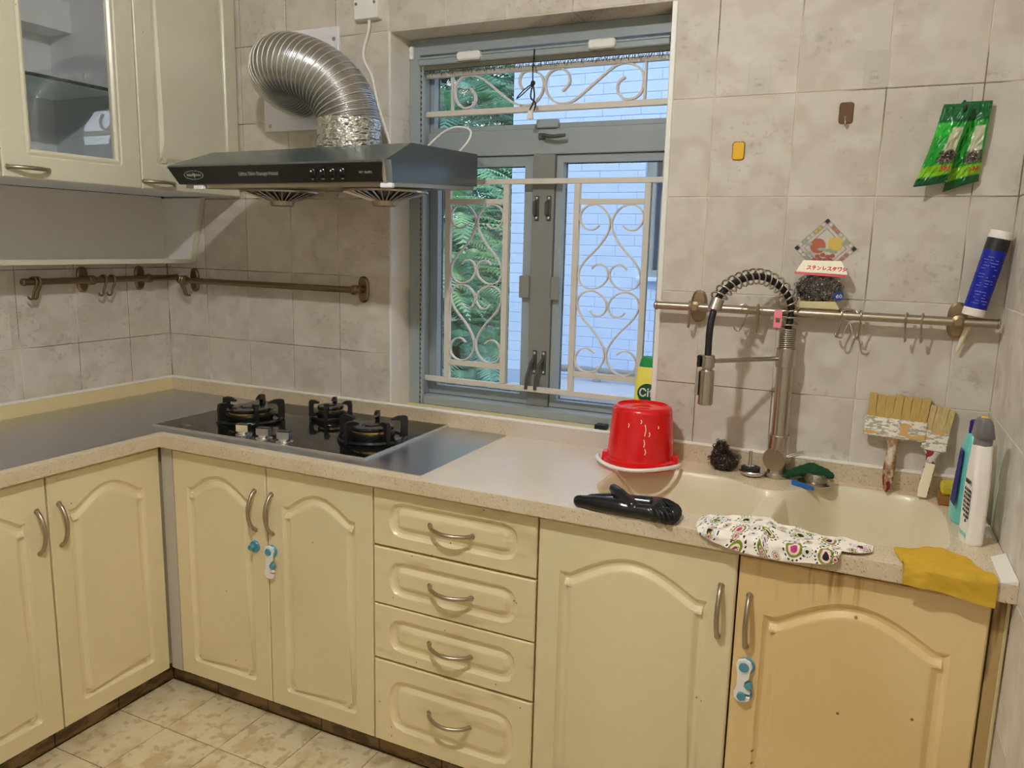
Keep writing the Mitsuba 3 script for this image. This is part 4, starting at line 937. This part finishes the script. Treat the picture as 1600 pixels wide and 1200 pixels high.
# draped cloths
def draped(xs_, yb, yf, zh, n=70, k=46, wr=.004, seed=0, th=.0016):
    X = np.linspace(xs_[0], xs_[-1], n); V, UV = [], []
    e = -.5545
    for i, x in enumerate(X):
        b, f, h = np.interp(x, xs_, yb), np.interp(x, xs_, yf), np.interp(x, xs_, zh)
        hang = max(0., ZC-h) if f <= e else 0.
        top = b-max(f, e); L = top+hang
        for j in range(k):
            s = L*j/(k-1)
            r_ = .006
            if s <= top: y, z = b-s, ZC+th+.0005
            else: y, z = e-.0045, ZC-(s-top)
            dd = abs(s-top)
            if hang > 0 and dd < r_: a = (s-top)/r_; y = e+.0015-.006*S((a+1)/2); z = ZC+th-.004*S((a+1)/2)*(a+1)/2
            V.append((x, y, z)); UV.append((x-2.1, s+.02*x))
    V = A(V); nz = (meshkit.fbm(np.c_[V[:, 0]*26, V[:, 1]*30, V[:, 2]*30], 3, seed))
    w = wr*np.clip(nz-.25, 0, 1)*2
    front = V[:, 1] < e-.003
    V[:, 2] += np.where(front, 0, w); V[:, 1] -= np.where(front, w, 0)
    I = np.arange(n*k).reshape(n, k); q = np.stack([I[:-1, :-1], I[1:, :-1], I[1:, 1:], I[:-1, 1:]], -1).reshape(-1, 4)
    return trimesh.Trimesh(V, np.vstack([q[:, [0, 2, 1]], q[:, [0, 3, 2]]]), process=False), A(UV)
m_, uv_ = draped([2.153, 2.165, 2.20, 2.25, 2.285, 2.305, 2.345, 2.42, 2.475, 2.495], [-.515, -.468, -.452, -.418, -.405, -.438, -.462, -.464, -.468, -.478], [-.545, -.56, -.56, -.56, -.56, -.56, -.56, -.56, -.545, -.52], [ZC, ZC-.006, .813, .806, .803, .803, .802, .812, ZC, ZC], wr=.009, seed=3)
single('patterned_cloth', m_, 'patterned_cloth', 'white cloth printed with coloured circles hanging over the sink edge', 'cloth', smooth=True, uv=uv_)
m_, uv_ = draped([2.533, 2.55, 2.60, 2.63, 2.655, 2.68, 2.703], [-.468, -.462, -.44, -.432, -.455, -.50, -.547], [-.485, -.56, -.56, -.56, -.56, -.56, -.56], [ZC, .80, .797, .794, .79, .786, .784], wr=.008, seed=9)
single('yellow_cloth', m_, 'yellow_cloth', 'plain mustard yellow cloth over the worktop edge in the right corner', 'cloth', smooth=True)
# bottles
def rr_loop(cx, cy, a, b, z, rz=0, p=3.2, n=36):
    th = np.arange(n)*2*np.pi/n; c, s = np.cos(th), np.sin(th)
    x = a*np.sign(c)*np.abs(c)**(2/p); y = b*np.sign(s)*np.abs(s)**(2/p)
    return np.c_[cx+x*math.cos(rz)-y*math.sin(rz), cy+x*math.sin(rz)+y*math.cos(rz), np.full(n, z)]
def lbottle(cx, cy, secs, rz=0, p=3.2):
    L = [rr_loop(cx+s[3] if len(s) > 3 else cx, cy+(s[4] if len(s) > 4 else 0), s[0], s[1], ZC+s[2], rz, p) for s in secs]
    return fix(cat([loft(L), fan(L[0], True), fan(L[-1])]))
t = thing('spray_bottle', 'white spray bottle with a grey trigger head against the right wall', 'bottle')
SX, SY, SR = 2.6735, -.344, .2
part(t, 'body', lbottle(SX, SY, [(.0165, .028, .0), (.0185, .031, .006), (.0185, .032, .07), (.0185, .031, .12), (.018, .027, .155), (.017, .023, .185), (.0165, .018, .203), (.016, .0165, .206)], SR, 3.6), 'bottle_white')
part(t, 'collar', mv(lathe([(.0165, .204), (.0172, .206), (.0172, .224), (.016, .226)], 28), SX, SY, ZC), 'grey_plastic')
hd_ = [rr_loop(SX-.001*i, SY-.004*i+.004, a, b, ZC+z, SR, 3.) for i, (a, b, z) in enumerate(((.0185, .026, .221), (.0185, .027, .226), (.0165, .026, .238), (.0145, .023, .252), (.011, .018, .261), (.006, .011, .264)))]
kb = part(t, 'trigger_head', fix(cat([loft(hd_), fan(hd_[0], True), fan(hd_[-1])])), 'grey_plastic', 35, 'grey trigger head')
part(kb, 'nozzle', box(SX-.010, SX+.004, SY-.022, SY-.008, ZC+.2595, ZC+.266, .002), 'yellow_hook', False, 'yellow nozzle tip')
lines = []
# printed label lines on the left side of the bottle: reads downwards
lines += [text('SWIPE', .008, mat(((0, -1, 0), (0, 0, 1), (-1, 0, 0)), (SX-.0189, SY+.012, ZC+.125)), .0004, True)]
for i, (y, l) in enumerate(((.006, .06), (-.004, .07), (-.014, .075), (-.024, .07))):
    for q in range(int(l/.009)):
        lines.append(box(SX-.0191, SX-.0182, SY+y-.003, SY+y+.003, ZC+.115-q*.009-.006, ZC+.115-q*.009))
RS = mat(np.eye(3), (SX, SY, 0)) @ mat(((math.cos(SR), math.sin(SR), 0), (-math.sin(SR), math.cos(SR), 0), (0, 0, 1)), (0, 0, 0)) @ mat(np.eye(3), (-SX, -SY, 0))
stuff(part(t, 'label_print', xf(cat(lines), RS), 'black_label', False, 'black label print'))
part(t, 'label_stripe', xf(box(SX-.0190, SX-.0182, SY-.024, SY+.012, ZC+.016, ZC+.024), RS), 'teal_plastic', False)
t = thing('bottle', 'turquoise cleaner bottle with a dark blue cap behind the white spray bottle', 'bottle')
TX, TY = 2.672, -.205
part(t, 'body', lbottle(TX, TY, [(.026, .036, .0), (.030, .042, .006), (.030, .042, .05), (.026, .036, .10), (.022, .03, .15), (.019, .024, .185), (.013, .014, .198), (.012, .012, .202)], .2, 2.6), 'teal_plastic')
part(t, 'cap', mv(lathe([(.013, .2), (.0135, .203), (.013, .226), (.011, .229), (0, .229)], 24), TX, TY, ZC), 'navy')
part(t, 'label', hull([(TX-.0275, TY-.043, ZC+.045), (TX-.026, TY-.043, ZC+.045), (TX-.0215, TY-.024, ZC+.165), (TX-.02, TY-.024, ZC+.165), (TX-.031, TY+.005, ZC+.045), (TX-.0235, TY+.005, ZC+.165), (TX-.034, TY-.02, ZC+.05), (TX-.026, TY-.012, ZC+.16)]), 'navy', False, 'dark blue label')
t = thing('sponge', 'yellow sponge on a brown block in the right rear corner behind the turquoise bottle', 'sponge')
part(t, 'foam', displace(box(2.628, 2.69, -.098, -.035, ZC+.022, ZC+.047, .006).subdivide().subdivide(), .004, 160, 3), 'yellow_sponge', False)
part(t, 'block', box(2.624, 2.69, -.105, -.035, ZC, ZC+.022, .003), 'brown_block', False)
t = thing('bottle', 'yellow cream-cleaner bottle with a green cap on the window ledge behind the bucket', 'bottle')
CX, CY, CZ = 1.8675, .052, WZ0
def cl(secs): 
    L = [rr_loop(CX, CY, a, b, CZ+z, 0, 2.8) for a, b, z in secs]; return fix(cat([loft(L), fan(L[0], True), fan(L[-1])]))
part(t, 'body', cl([(.033, .024, 0), (.036, .027, .006), (.037, .028, .08), (.036, .027, .14), (.034, .023, .175), (.031, .019, .198), (.026, .016, .208)]), 'cif_yellow')
part(t, 'cap', cl([(.0265, .0175, .207), (.0268, .0178, .21), (.022, .015, .232), (.019, .012, .236)]), 'cif_green')
part(t, 'label', xf(prism(circ(.030, 30, 0, 0, .028), [(0, 0), (0, .0012)]), BACK((CX+.008, CY-.0285, CZ+.133))), 'cif_dark', False, 'dark green oval label')
part(t, 'label', xf(prism(rrect(.058, .052, .004, 3), [(0, 0), (0, .0008)]), BACK((CX-.025, CY-.0288, CZ+.055))), 'cif_green', False)
part(t, 'lettering', text('Cif', .023, BACK((CX-.018, CY-.0300, CZ+.124)), .0006, True), 'print_white', False, 'white brand lettering')
part(t, 'lettering', text('Cream', .008, BACK((CX-.016, CY-.0300, CZ+.072)), .0006, True), 'print_white', False)
part(t, 'label_stripe', xf(prism(rrect(.056, .010, .002, 3), [(0, 0), (0, .0012)]), BACK((CX-.024, CY-.0290, CZ+.092))), 'red_print', False)

single('rubber_block', box(1.708, 1.744, .055, .085, WZ0, WZ0+.016, .002), 'rubber_black', 'small dark rubber block on the window ledge left of the bucket', 'block', smooth=False)
# ================================================================ PAINT BRUSHES
def brush(label, B, Tp, wb, lb, wf, lf, mb, mh, seed, cover=False):
    t = thing('paint_brush', label, 'paint brush')
    B, Tp = A(B), A(Tp); ax_ = Tp-B; L = np.linalg.norm(ax_); ax_ /= L
    u = A([1., 0, 0])-ax_*ax_[0]; u /= np.linalg.norm(u); nrm = np.cross(u, ax_)        # towards the room: -y
    M = mat((u, ax_, nrm), B); r = np.random.default_rng(seed)
    z1, z0 = L, L-lb; n = max(4, int(wb/.018)); g = []; th = .008
    for i in range(n):
        a0 = -wb/2+wb*i/n; a1 = a0+wb/n; top = z1-r.uniform(0, .006); gp = r.uniform(-.0004, .0014); sh = r.uniform(-.001, .001)+(.004*i/n)
        g.append(hull([(a0, z0, -th), (a1, z0, -th), (a0, z0, th), (a1, z0, th), (a0+gp+sh, top, -th*.9), (a1-gp+sh, top, -th*.9), (a0+gp+sh, top, th*.8), (a1-gp+sh, top-.002, th*.8)]))
    stuff(part(t, 'bristles', xf(cat(g), M), mb, False, 'tawny bristles'))
    f0 = z0-lf
    part(t, 'ferrule', xf(cat([box(-wf/2, wf/2, f0, z0+.003, -.0095, .0095, .002), box(-wf/2-.001, wf/2+.001, f0+.004, f0+.007, -.0105, .0105), box(-wf/2-.001, wf/2+.001, z0-.007, z0-.004, -.0105, .0105)]), M), 'ferrule_paint', False, 'paint-caked metal ferrule')
    hw = [(min(wf*.42, .03), f0+.001), (.014, f0-.008), (.0105, f0-.02), (.0125, f0-.05), (.0135, f0-.075), (.012, f0-.1), (.007, .008), (.001, .0)]
    hw = [h for h in hw if h[1] >= -.001]; hw.sort(key=lambda h: h[1])
    Lp = [np.c_[a*np.cos(np.arange(16)*np.pi/8), np.full(16, z), max(.0015, min(.0075, a*.7))*np.sin(np.arange(16)*np.pi/8)] for a, z in hw]
    part(t, 'handle', xf(fix(cat([loft(Lp), fan(Lp[0]), fan(Lp[-1], True)])), M), mh, 40)
    if cover: part(t, 'tape_strip', xf(hull([(-.011, .0, .006), (.008, .0, .006), (-.011, .0, .014), (.008, .0, .014), (-.009, f0-.03, .006), (.011, f0-.03, .006), (-.008, f0-.03, .012), (.011, f0-.03, .012), (-.014, .018, .012), (.009, .018, .012)]), M), 'ivory', False, 'ivory strip along the handle')
brush('wide paint brush with paint-splashed handle leaning bristles-up on the wall', (2.512, -.066, ZC+.003), (2.520, -.0145, 1.072), .132, .064, .138, .045, 'bristle', 'brush_handle', 1)
brush('narrow paint brush leaning on the wall right of the wide one', (2.592, -.064, ZC+.003), (2.616, -.0145, 1.053), .052, .066, .054, .045, 'bristle_pale', 'brush_handle_red', 2, True)

# ================================================================ ON THE WALL ABOVE THE SINK
t = thing('sealant_tube', 'blue and white sealant tube standing on the rail against the right wall', 'sealant tube')
p0, p1 = A([2.651, -.047, 1.276]), A([2.688, -.047, 1.468]); Lt = np.linalg.norm(p1-p0)
part(t, 'barrel', along(lathe([(.0, 0), (.0225, .0), (.0235, .003), (.0235, Lt-.012), (.0225, Lt), (.021, Lt), (.0205, Lt-.01), (0, Lt-.01)], 36), p0, p1), 'bottle_white')
part(t, 'label', along(lathe([(.0236, .018), (.0239, .0185), (.0239, Lt-.045), (.0236, Lt-.0445)], 36), p0, p1), 'blue_label', 35, 'deep blue label')
part(t, 'label_band', along(lathe([(.0236, Lt-.0445), (.0239, Lt-.044), (.0239, Lt-.018), (.0236, Lt-.0175)], 36), p0, p1), 'black_label', 35, 'black label band')
dn = (p1-p0)/Lt; nz_ = p0-dn*.088; nz_[0] -= .004; nz_[1] = -.020
part(t, 'nozzle', cat([tube([p0+A([0, .006, 0])-dn*.0, p0-dn*.02+A([0, .012, 0]), nz_], [.008, .0072, .0038], 14)]), 'ivory', 35, 'cream nozzle')
lines = []
dx_, dn_ = np.cross(dn, [0, -1., 0]), dn
fr = A([0, -1., 0]); sdv = np.cross(dn, fr); 
for i in range(17):
    v = .03+i*.0066
    if i % 6 == 5: continue
    for q in range(rng.integers(3, 6)):
        a = rng.uniform(-.75, .55); w = rng.uniform(.08, .25)
        for s_a in np.linspace(a, a+w, 4):
            c = p0+dn*v+.0243*(math.cos(s_a)*fr+math.sin(s_a)*sdv)
            lines.append(hull([c+d1*.0011*sdv+d2*.0007*dn+d3*.0003*fr for d1 in (-1, 1) for d2 in (-1, 1) for d3 in (-1, 1)]))
stuff(part(t, 'label_print', cat(lines), 'print_blue', False))
# packet of steel wool standing on the rail
t = thing('steel_wool_packet', 'clear packet of steel wool with a cream paper header standing on the rail', 'packet')
def pillow(w, h, d, nx=26, nz=26, seed=0, pinch=.0):
    V = []; UV = []
    for sgn in (1, -1):
        for i in range(nx):
            for j in range(nz):
                u, v = i/(nx-1), j/(nz-1); b = (math.sin(math.pi*u)*math.sin(math.pi*v))**.55
                V.append(((u-.5)*w*(1-pinch*math.sin(math.pi*v)), v*h, sgn*d/2*b)); UV.append((u, v))
    V = A(V); V[:, 2] += (meshkit.fbm(V*[60, 60, 5], 3, seed)-.5)*d*.3*np.sign(V[:, 2])*(np.abs(V[:, 2]) > 1e-6)
    F = []
    for s in range(2):
        I = np.arange(nx*nz).reshape(nx, nz)+s*nx*nz; q = np.stack([I[:-1, :-1], I[1:, :-1], I[1:, 1:], I[:-1, 1:]], -1).reshape(-1, 4)
        q = q if s == 0 else q[:, ::-1]; F += [q[:, [0, 1, 2]], q[:, [0, 2, 3]]]
    return trimesh.Trimesh(V, np.vstack(F), process=False), A(UV)
PM = BACK((2.316, -.041, ZRAIL+.013))
core = displace(sphere(1, 3), .25, 3, 6); core.vertices = core.vertices*[.052, .032, .012]+[-.002, .050, 0]
part(t, 'wool_core', xf(core, PM), 'wool_dark', False)
stuff(part(t, 'wool', xf(wool(-.002, .050, .002, .052, 760, 11, (1.1, .70, .36)), PM), 'wool', False, 'shiny steel wool'))
bm, _ = pillow(.128, .088, .042, seed=4, pinch=.06)
part(t, 'bag', xf(bm, PM), 'film', True, 'clear plastic bag')
part(t, 'base_card', xf(hull([(-.05, .001, -.010), (.05, .001, -.010), (-.05, .001, .012), (.05, .001, .012), (-.048, .017, .019), (.04, .02, .019), (-.048, .016, .017), (.04, .018, .017)]), PM), 'card_pale', False, 'pale yellow card strip')
part(t, 'header', xf(hull([(-.044, .118, .002), (.044, .118, .002), (.062, .086, .014), (-.058, .09, .014), (-.044, .118, 0), (.044, .118, 0), (.062, .086, .012), (-.058, .09, .012)]), PM), 'paper_cream', False, 'cream paper header')
part(t, 'header_stripe', xf(hull([(-.06, .09, .0145), (.06, .084, .0145), (.058, .079, .016), (-.06, .084, .016), (-.06, .09, .013), (.06, .084, .013), (.058, .079, .0145), (-.06, .084, .0145)]), PM), 'red_print', False)
KANA = {'su': [[(.15, .85), (.8, .85), (.55, .45), (.1, .08)], [(.5, .42), (.88, .1)]], 'te': [[(.25, .88), (.78, .88)], [(.1, .6), (.9, .6)], [(.55, .6), (.5, .3), (.3, .05)]],
        'n': [[(.15, .82), (.38, .66)], [(.12, .12), (.55, .28), (.88, .7)]], 're': [[(.28, .9), (.28, .12), (.6, .28), (.88, .55)]],
        'ta': [[(.4, .92), (.28, .68), (.1, .45)], [(.36, .78), (.8, .78), (.6, .38), (.25, .05)], [(.34, .52), (.66, .36)]],
        'wa': [[(.15, .85), (.15, .5)], [(.15, .85), (.85, .85), (.78, .4), (.4, .05)]], 'shi': [[(.2, .85), (.42, .72)], [(.12, .58), (.34, .46)], [(.15, .1), (.55, .28), (.88, .75)]]}
def strokes(seq, h, wch, th=.0011):
    g = []
    for i, ch in enumerate(seq):
        for st in KANA[ch]:
            for p, q in zip(st[:-1], st[1:]):
                p, q = A([i*wch+p[0]*h, p[1]*h]), A([i*wch+q[0]*h, q[1]*h]); d_ = (q-p)/np.linalg.norm(q-p); n_ = A([-d_[1], d_[0]])*th
                g.append(hull([(*(p-d_*th*.6+s*n_), z) for s in (-1, 1) for z in (0, .0004)]+[(*(q+d_*th*.6+s*n_), z) for s in (-1, 1) for z in (0, .0004)]))
    return cat(g)
HDM = PM @ mat(((1, -.03, 0), (.03, .93, -.36), (0, .36, .93)), (-.034, .0955, .0118))
part(t, 'lettering', xf(strokes(('su', 'te', 'n', 're', 'su', 'ta', 'wa', 'shi'), .0112, .0118), HDM), 'red_print', False, 'red katakana lettering')
part(t, 'price_badge', xf(prism(circ(.0118, 24), [(0, 0), (0, .0008)]), PM @ mat(np.eye(3), (.046, .034, .0225))), 'blue_print', False, 'round blue badge')
part(t, 'price', text('60', .0085, PM @ mat(np.eye(3), (.0395, .0295, .0235)), .0004, True), 'print_white', False)
# fruit sticker
t = thing('wall_sticker', 'diamond-shaped fruit mosaic sticker on the wall tile above the steel wool packet', 'sticker')
SM = BACK((2.317, -.0004, 1.421)); sq, dk, yl, rd, gn, wh = [], [], [], [], [], []
for nm, c in dict(apple_print=(168, 92, 66), lemon_print=(206, 178, 84), leaf_print=(150, 160, 140), grape_print=(158, 84, 78), sticker_red=(176, 106, 108), sticker_yellow=(190, 168, 88), sticker_white=(200, 192, 178), sticker_dark=(98, 90, 84)).items(): pr(nm, C(*c), .5)
def cell(cx, cy, s, h=.0006): return prism([(cx, cy-s), (cx+s, cy), (cx, cy+s), (cx-s, cy)], [(0, 0), (0, h)])
R_ = .0665
for e in range(4):
    a, b = [A(p) for p in (((0, R_), (R_, 0)), ((R_, 0), (0, -R_)), ((0, -R_), (-R_, 0)), ((-R_, 0), (0, R_)))[e]]
    for i in range(8):
        c = a+(b-a)*i/8
        (dk if i == 0 else [[wh, wh, rd, rd, wh, wh, gn, wh], [wh, wh, rd, rd, wh, wh, wh, wh], [wh, wh, wh, wh, gn, gn, wh, wh], [wh, wh, gn, wh, wh, yl, yl, wh]][e][i]).append(cell(*c, .0070 if i == 0 else .0058))
    for i in range(8): sq.append(cell(*(a+(b-a)*i/8), .0072, .0003))
    c2, d2 = a*.74, b*.74; dd_ = (d2-c2)/np.linalg.norm(d2-c2); n2 = A([-dd_[1], dd_[0]])*.0006
    sq.append(prism([tuple(c2-n2), tuple(d2-n2), tuple(d2+n2), tuple(c2+n2)][::-1] if ((d2-c2)[0]*n2[1]-(d2-c2)[1]*n2[0]) < 0 else [tuple(c2-n2), tuple(d2-n2), tuple(d2+n2), tuple(c2+n2)], [(0, 0), (0, .0004)]))
for nm, L_, mm_ in (('outline', sq, 'sticker_dark'), ('corner', dk, 'black_label'), ('white_square', wh, 'sticker_white'), ('red_square', rd, 'sticker_red'), ('yellow_square', yl, 'sticker_yellow'), ('green_square', gn, 'leaf_print')):
    if nm in ('white_square', 'outline'): stuff(part(t, 'border_'+nm, xf(cat(L_), SM), mm_, False))
    else: stuff(part(t, 'border_'+nm, xf(cat(L_), SM), mm_, False))
part(t, 'apple', xf(prism(circ(.0185, 26, -.018, .006), [(0, 0), (0, .0008)]), SM), 'apple_print', False)
part(t, 'lemon', xf(prism(rrect(.034, .033, .012, 5, .006, -.005), [(0, 0), (0, .0007)]), SM), 'lemon_print', False)
stuff(part(t, 'leaves', xf(cat([prism(circ(.010, 14, x, y, .004), [(0, 0), (0, .001)]) for x, y in ((-.008, -.002), (.008, -.004), (-.04, .01), (-.036, -.012), (.046, .012), (.02, -.008))]), SM), 'leaf_print', False))
stuff(part(t, 'grapes', xf(cat([prism(circ(.0062, 12, x*1.2, y-.004, .005), [(0, 0), (0, .0012)]) for x, y in ((-.014, -.016), (-.004, -.012), (.006, -.016), (.015, -.014), (-.02, -.025), (-.009, -.024), (.001, -.025), (.011, -.024))]), SM), 'grape_print', False))
# hooks and pads
t = thing('adhesive_hook', 'small yellow adhesive pad on the wall tile right of the window', 'adhesive pad')
part(t, 'pad', xf(prism(rrect(.029, .044, .007, 4), [(0, 0), (0, .0025), (.0015, .004)]), BACK((2.0725, -.0005, 1.641))), 'yellow_hook', 35)
part(t, 'rim', xf(prism(rrect(.032, .047, .008, 4), [(0, 0), (0, .0015)]), BACK((2.071, -.0002, 1.6395))), 'brown_stain', False)
t = thing('adhesive_hook', 'brown stained adhesive hook on the wall left of the green packets', 'hook')
part(t, 'pad', xf(prism(rrect(.033, .05, .007, 4), [(0, 0), (0, .0015), (.001, .0025)]), BACK((2.32, -.0003, 1.72))), 'brown_stain', 35)
part(t, 'hook', tube(spline([(2.335, -.003, 1.738), (2.336, -.006, 1.722), (2.337, -.015, 1.715), (2.338, -.016, 1.724)], 14), .0022, 8), 'steel_satin')
pr('clear_film', C(192, 186, 177), .12)
for x0, z0, w, h, lab in ((2.099, 1.80, .053, .08, 'clear adhesive hook pad on the wall above the yellow pad'), (2.367, 1.80, .056, .084, 'clear adhesive hook pad on the wall above the brown hook')):
    t = thing('adhesive_hook', lab, 'adhesive pad')
    part(t, 'film', xf(prism(rrect(w, h, .002, 2), [(0, 0), (0, .0004), (.0003, .0007)]), BACK((x0, -.0002, z0))), 'clear_film', False)
    o_ = rrect(.026, .03, .006, 4, .014, .009)
    part(t, 'hook_frame', xf(prism(o_, [(0, .0007), (0, .0022)], [offs(o_, .0016)]), BACK((x0, -.0002, z0))), 'clear_film', False)
    part(t, 'embossing', text('LINE', .006, BACK((x0+.018, -.0008, z0+.02)), .0006, True, .8), 'print_grey', False)
# green packets hanging on a hook
t = thing('adhesive_hook', 'small dark adhesive hook holding the two green packets', 'hook')
part(t, 'pad', box(2.572, 2.60, -.003, -.0004, 1.745, 1.79, .001), 'clear_film', False)
part(t, 'hook', tube(spline([(2.586, -.003, 1.76), (2.586, -.02, 1.735), (2.586, -.052, 1.728), (2.586, -.056, 1.742)], 16), .003, 8), 'black_label')
def packet(label, origin, ang, w, h, d, seed, tilt):
    t = thing('green_packet', label, 'packet'); r = np.random.default_rng(seed)
    m_, uv_ = pillow(w, h, d, 30, 44, seed, .05)
    u, v = uv_[:, 0], uv_[:, 1]; n1 = meshkit.fbm(np.c_[u*4, v*4, u*0+seed], 2, seed)
    col = np.tile(A(C(28, 150, 46)), (len(u), 1))
    def put(mask, c): col[mask] = C(*c)
    put(v > .78, (6, 92, 46)); put((v < .25) & (v > .1), (128, 190, 36)); put(v <= .10, (6, 84, 42)); put((v > .62) & (v <= .78) & (u < .5), (40, 180, 50))
    shear, slope = (-.235, .16) if seed == 1 else (-.07, .34)
    def warp(V):
        q = np.clip(1-V[:, 1]/h, 0, 1); V = V.copy()
        V[:, 0] = V[:, 0]*(1+.12*q)+shear*h*q*(.75+.25*q); V[:, 1] = V[:, 1]+slope*V[:, 0]*0+slope*(V[:, 0]-shear*h*q)*q
        V[:, 2] += .010*np.sin(V[:, 0]*70+V[:, 1]*30+seed)*q; return V
    cr = meshkit.fbm(np.c_[u*9, v*13, u*0+seed*3.], 3, seed); m_.vertices[:, 2] += (np.abs(cr-.5)*-.02+.004)*np.sign(m_.vertices[:, 2])*(np.abs(m_.vertices[:, 2]) > 1e-5)
    m_.vertices = warp(m_.vertices)
    def wp(m): m = m.copy(); m.vertices = warp(A(m.vertices)); return m
    win = (u > .46+.25*np.abs(v-.28)) & (u < .93) & (v > .26) & (v < .70)
    wf_ = win & (np.arange(len(u)) < len(u)//2); put(wf_, (196, 200, 170))
    M = mat(((math.cos(ang), -math.sin(ang)*0, math.sin(ang)*0), (0, 0, 1), (0, -1, 0)), (0, 0, 0)); M = np.eye(4)
    c, s = math.cos(ang), math.sin(ang)
    M = mat(((c, 0, s), (-s, 0, c), (0, -1, 0)), (0, 0, 0))
    M2 = mat(np.eye(3), origin) @ M @ mat(np.eye(3), (0, -h, 0))
    part(t, 'bag', xf(m_, M2), 'vcol', True, color=col)
    part(t, 'hang_tab', xf(wp(prism(rrect(w*.98, .028, .001, 2, -w*.49, h-.026), [(0, -.001), (0, .001)])), M2), 'green_dark', False, 'dark green flat seal')
    stuff(part(t, 'steel_wool', xf(wp(wool(w*.18, h*.34, d*.40, .017, 110, seed+20, (1, .8, .3))), M2), 'wool', False, 'steel wool showing through the window'))
    part(t, 'lettering', xf(wp(text('3M', .0095, mat(np.eye(3), (w*.10, h*.16, d*.40)), .0014, True)), M2), 'red_print', False, 'red lettering')
packet('green packet of steel wool hanging in front, its lower left corner lowest on the left', (2.573, -.047, 1.745), 0, .060, .175, .028, 1, 0)
packet('green packet of steel wool hanging behind and right of the other green packet', (2.610, -.020, 1.753), 0, .062, .185, .022, 2, 0)

# ================================================================ CHILD LOCKS
def disc(x, z, r, h, d0=0.): return xf(lathe([(r, 0), (r, h*.6), (r*.9, h), (0, h)], 26), BACK((x, YDR-d0, z)))
t = thing('child_lock', 'lone turquoise child lock button on the left door under the hob', 'child lock')
part(t, 'base', disc(.906, .543, .0175, .006), 'teal_lock'); part(t, 'knob', disc(.903, .543, .0085, .014, .005), 'teal_lock')
def lock(label, x, z, closed):
    t = thing('child_lock', label, 'child lock')
    part(t, 'base', disc(x, z, .0185, .006), 'teal_lock', 35, 'turquoise base disc')
    if closed: part(t, 'base', disc(x+.001, z-.064, .0165, .006), 'teal_lock', 35, 'turquoise base disc')
    st = A([(-.017, .002), (-.0125, .013), (0, .018), (.0125, .013), (.017, .002), (.013, -.012), (.012, -.026), (.004, -.034), (.003, -.044), (.011, -.051), (.0165, -.054), (.016, -.060), (.004, -.060), (.004, -.066), (.017, -.066), (.016, -.074), (.006, -.081), (-.006, -.081), (-.016, -.073), (-.018, -.062), (-.013, -.048), (-.013, -.014)])[::-1]
    part(t, 'strap', xf(prism(st, [(0, .006), (0, .011), (.001, .012)]), BACK((x-.003, YDR, z))), 'white_plastic', False, 'white plastic strap')
    part(t, 'button', disc(x-.003, z, .0105, .005, .011), 'teal_lock', 35, 'turquoise button')
    part(t, 'release', disc(x+.009, z-.04, .0075, .012, .004), 'teal_lock')
    if closed: part(t, 'button', disc(x-.004, z-.066, .0095, .006, .011), 'teal_lock', 35, 'turquoise button')
lock('white and turquoise child lock strap hanging on the right door under the hob', .968, .541, False)
lock('white and turquoise child lock strap on the stained sink cupboard door', 2.277, .542, True)
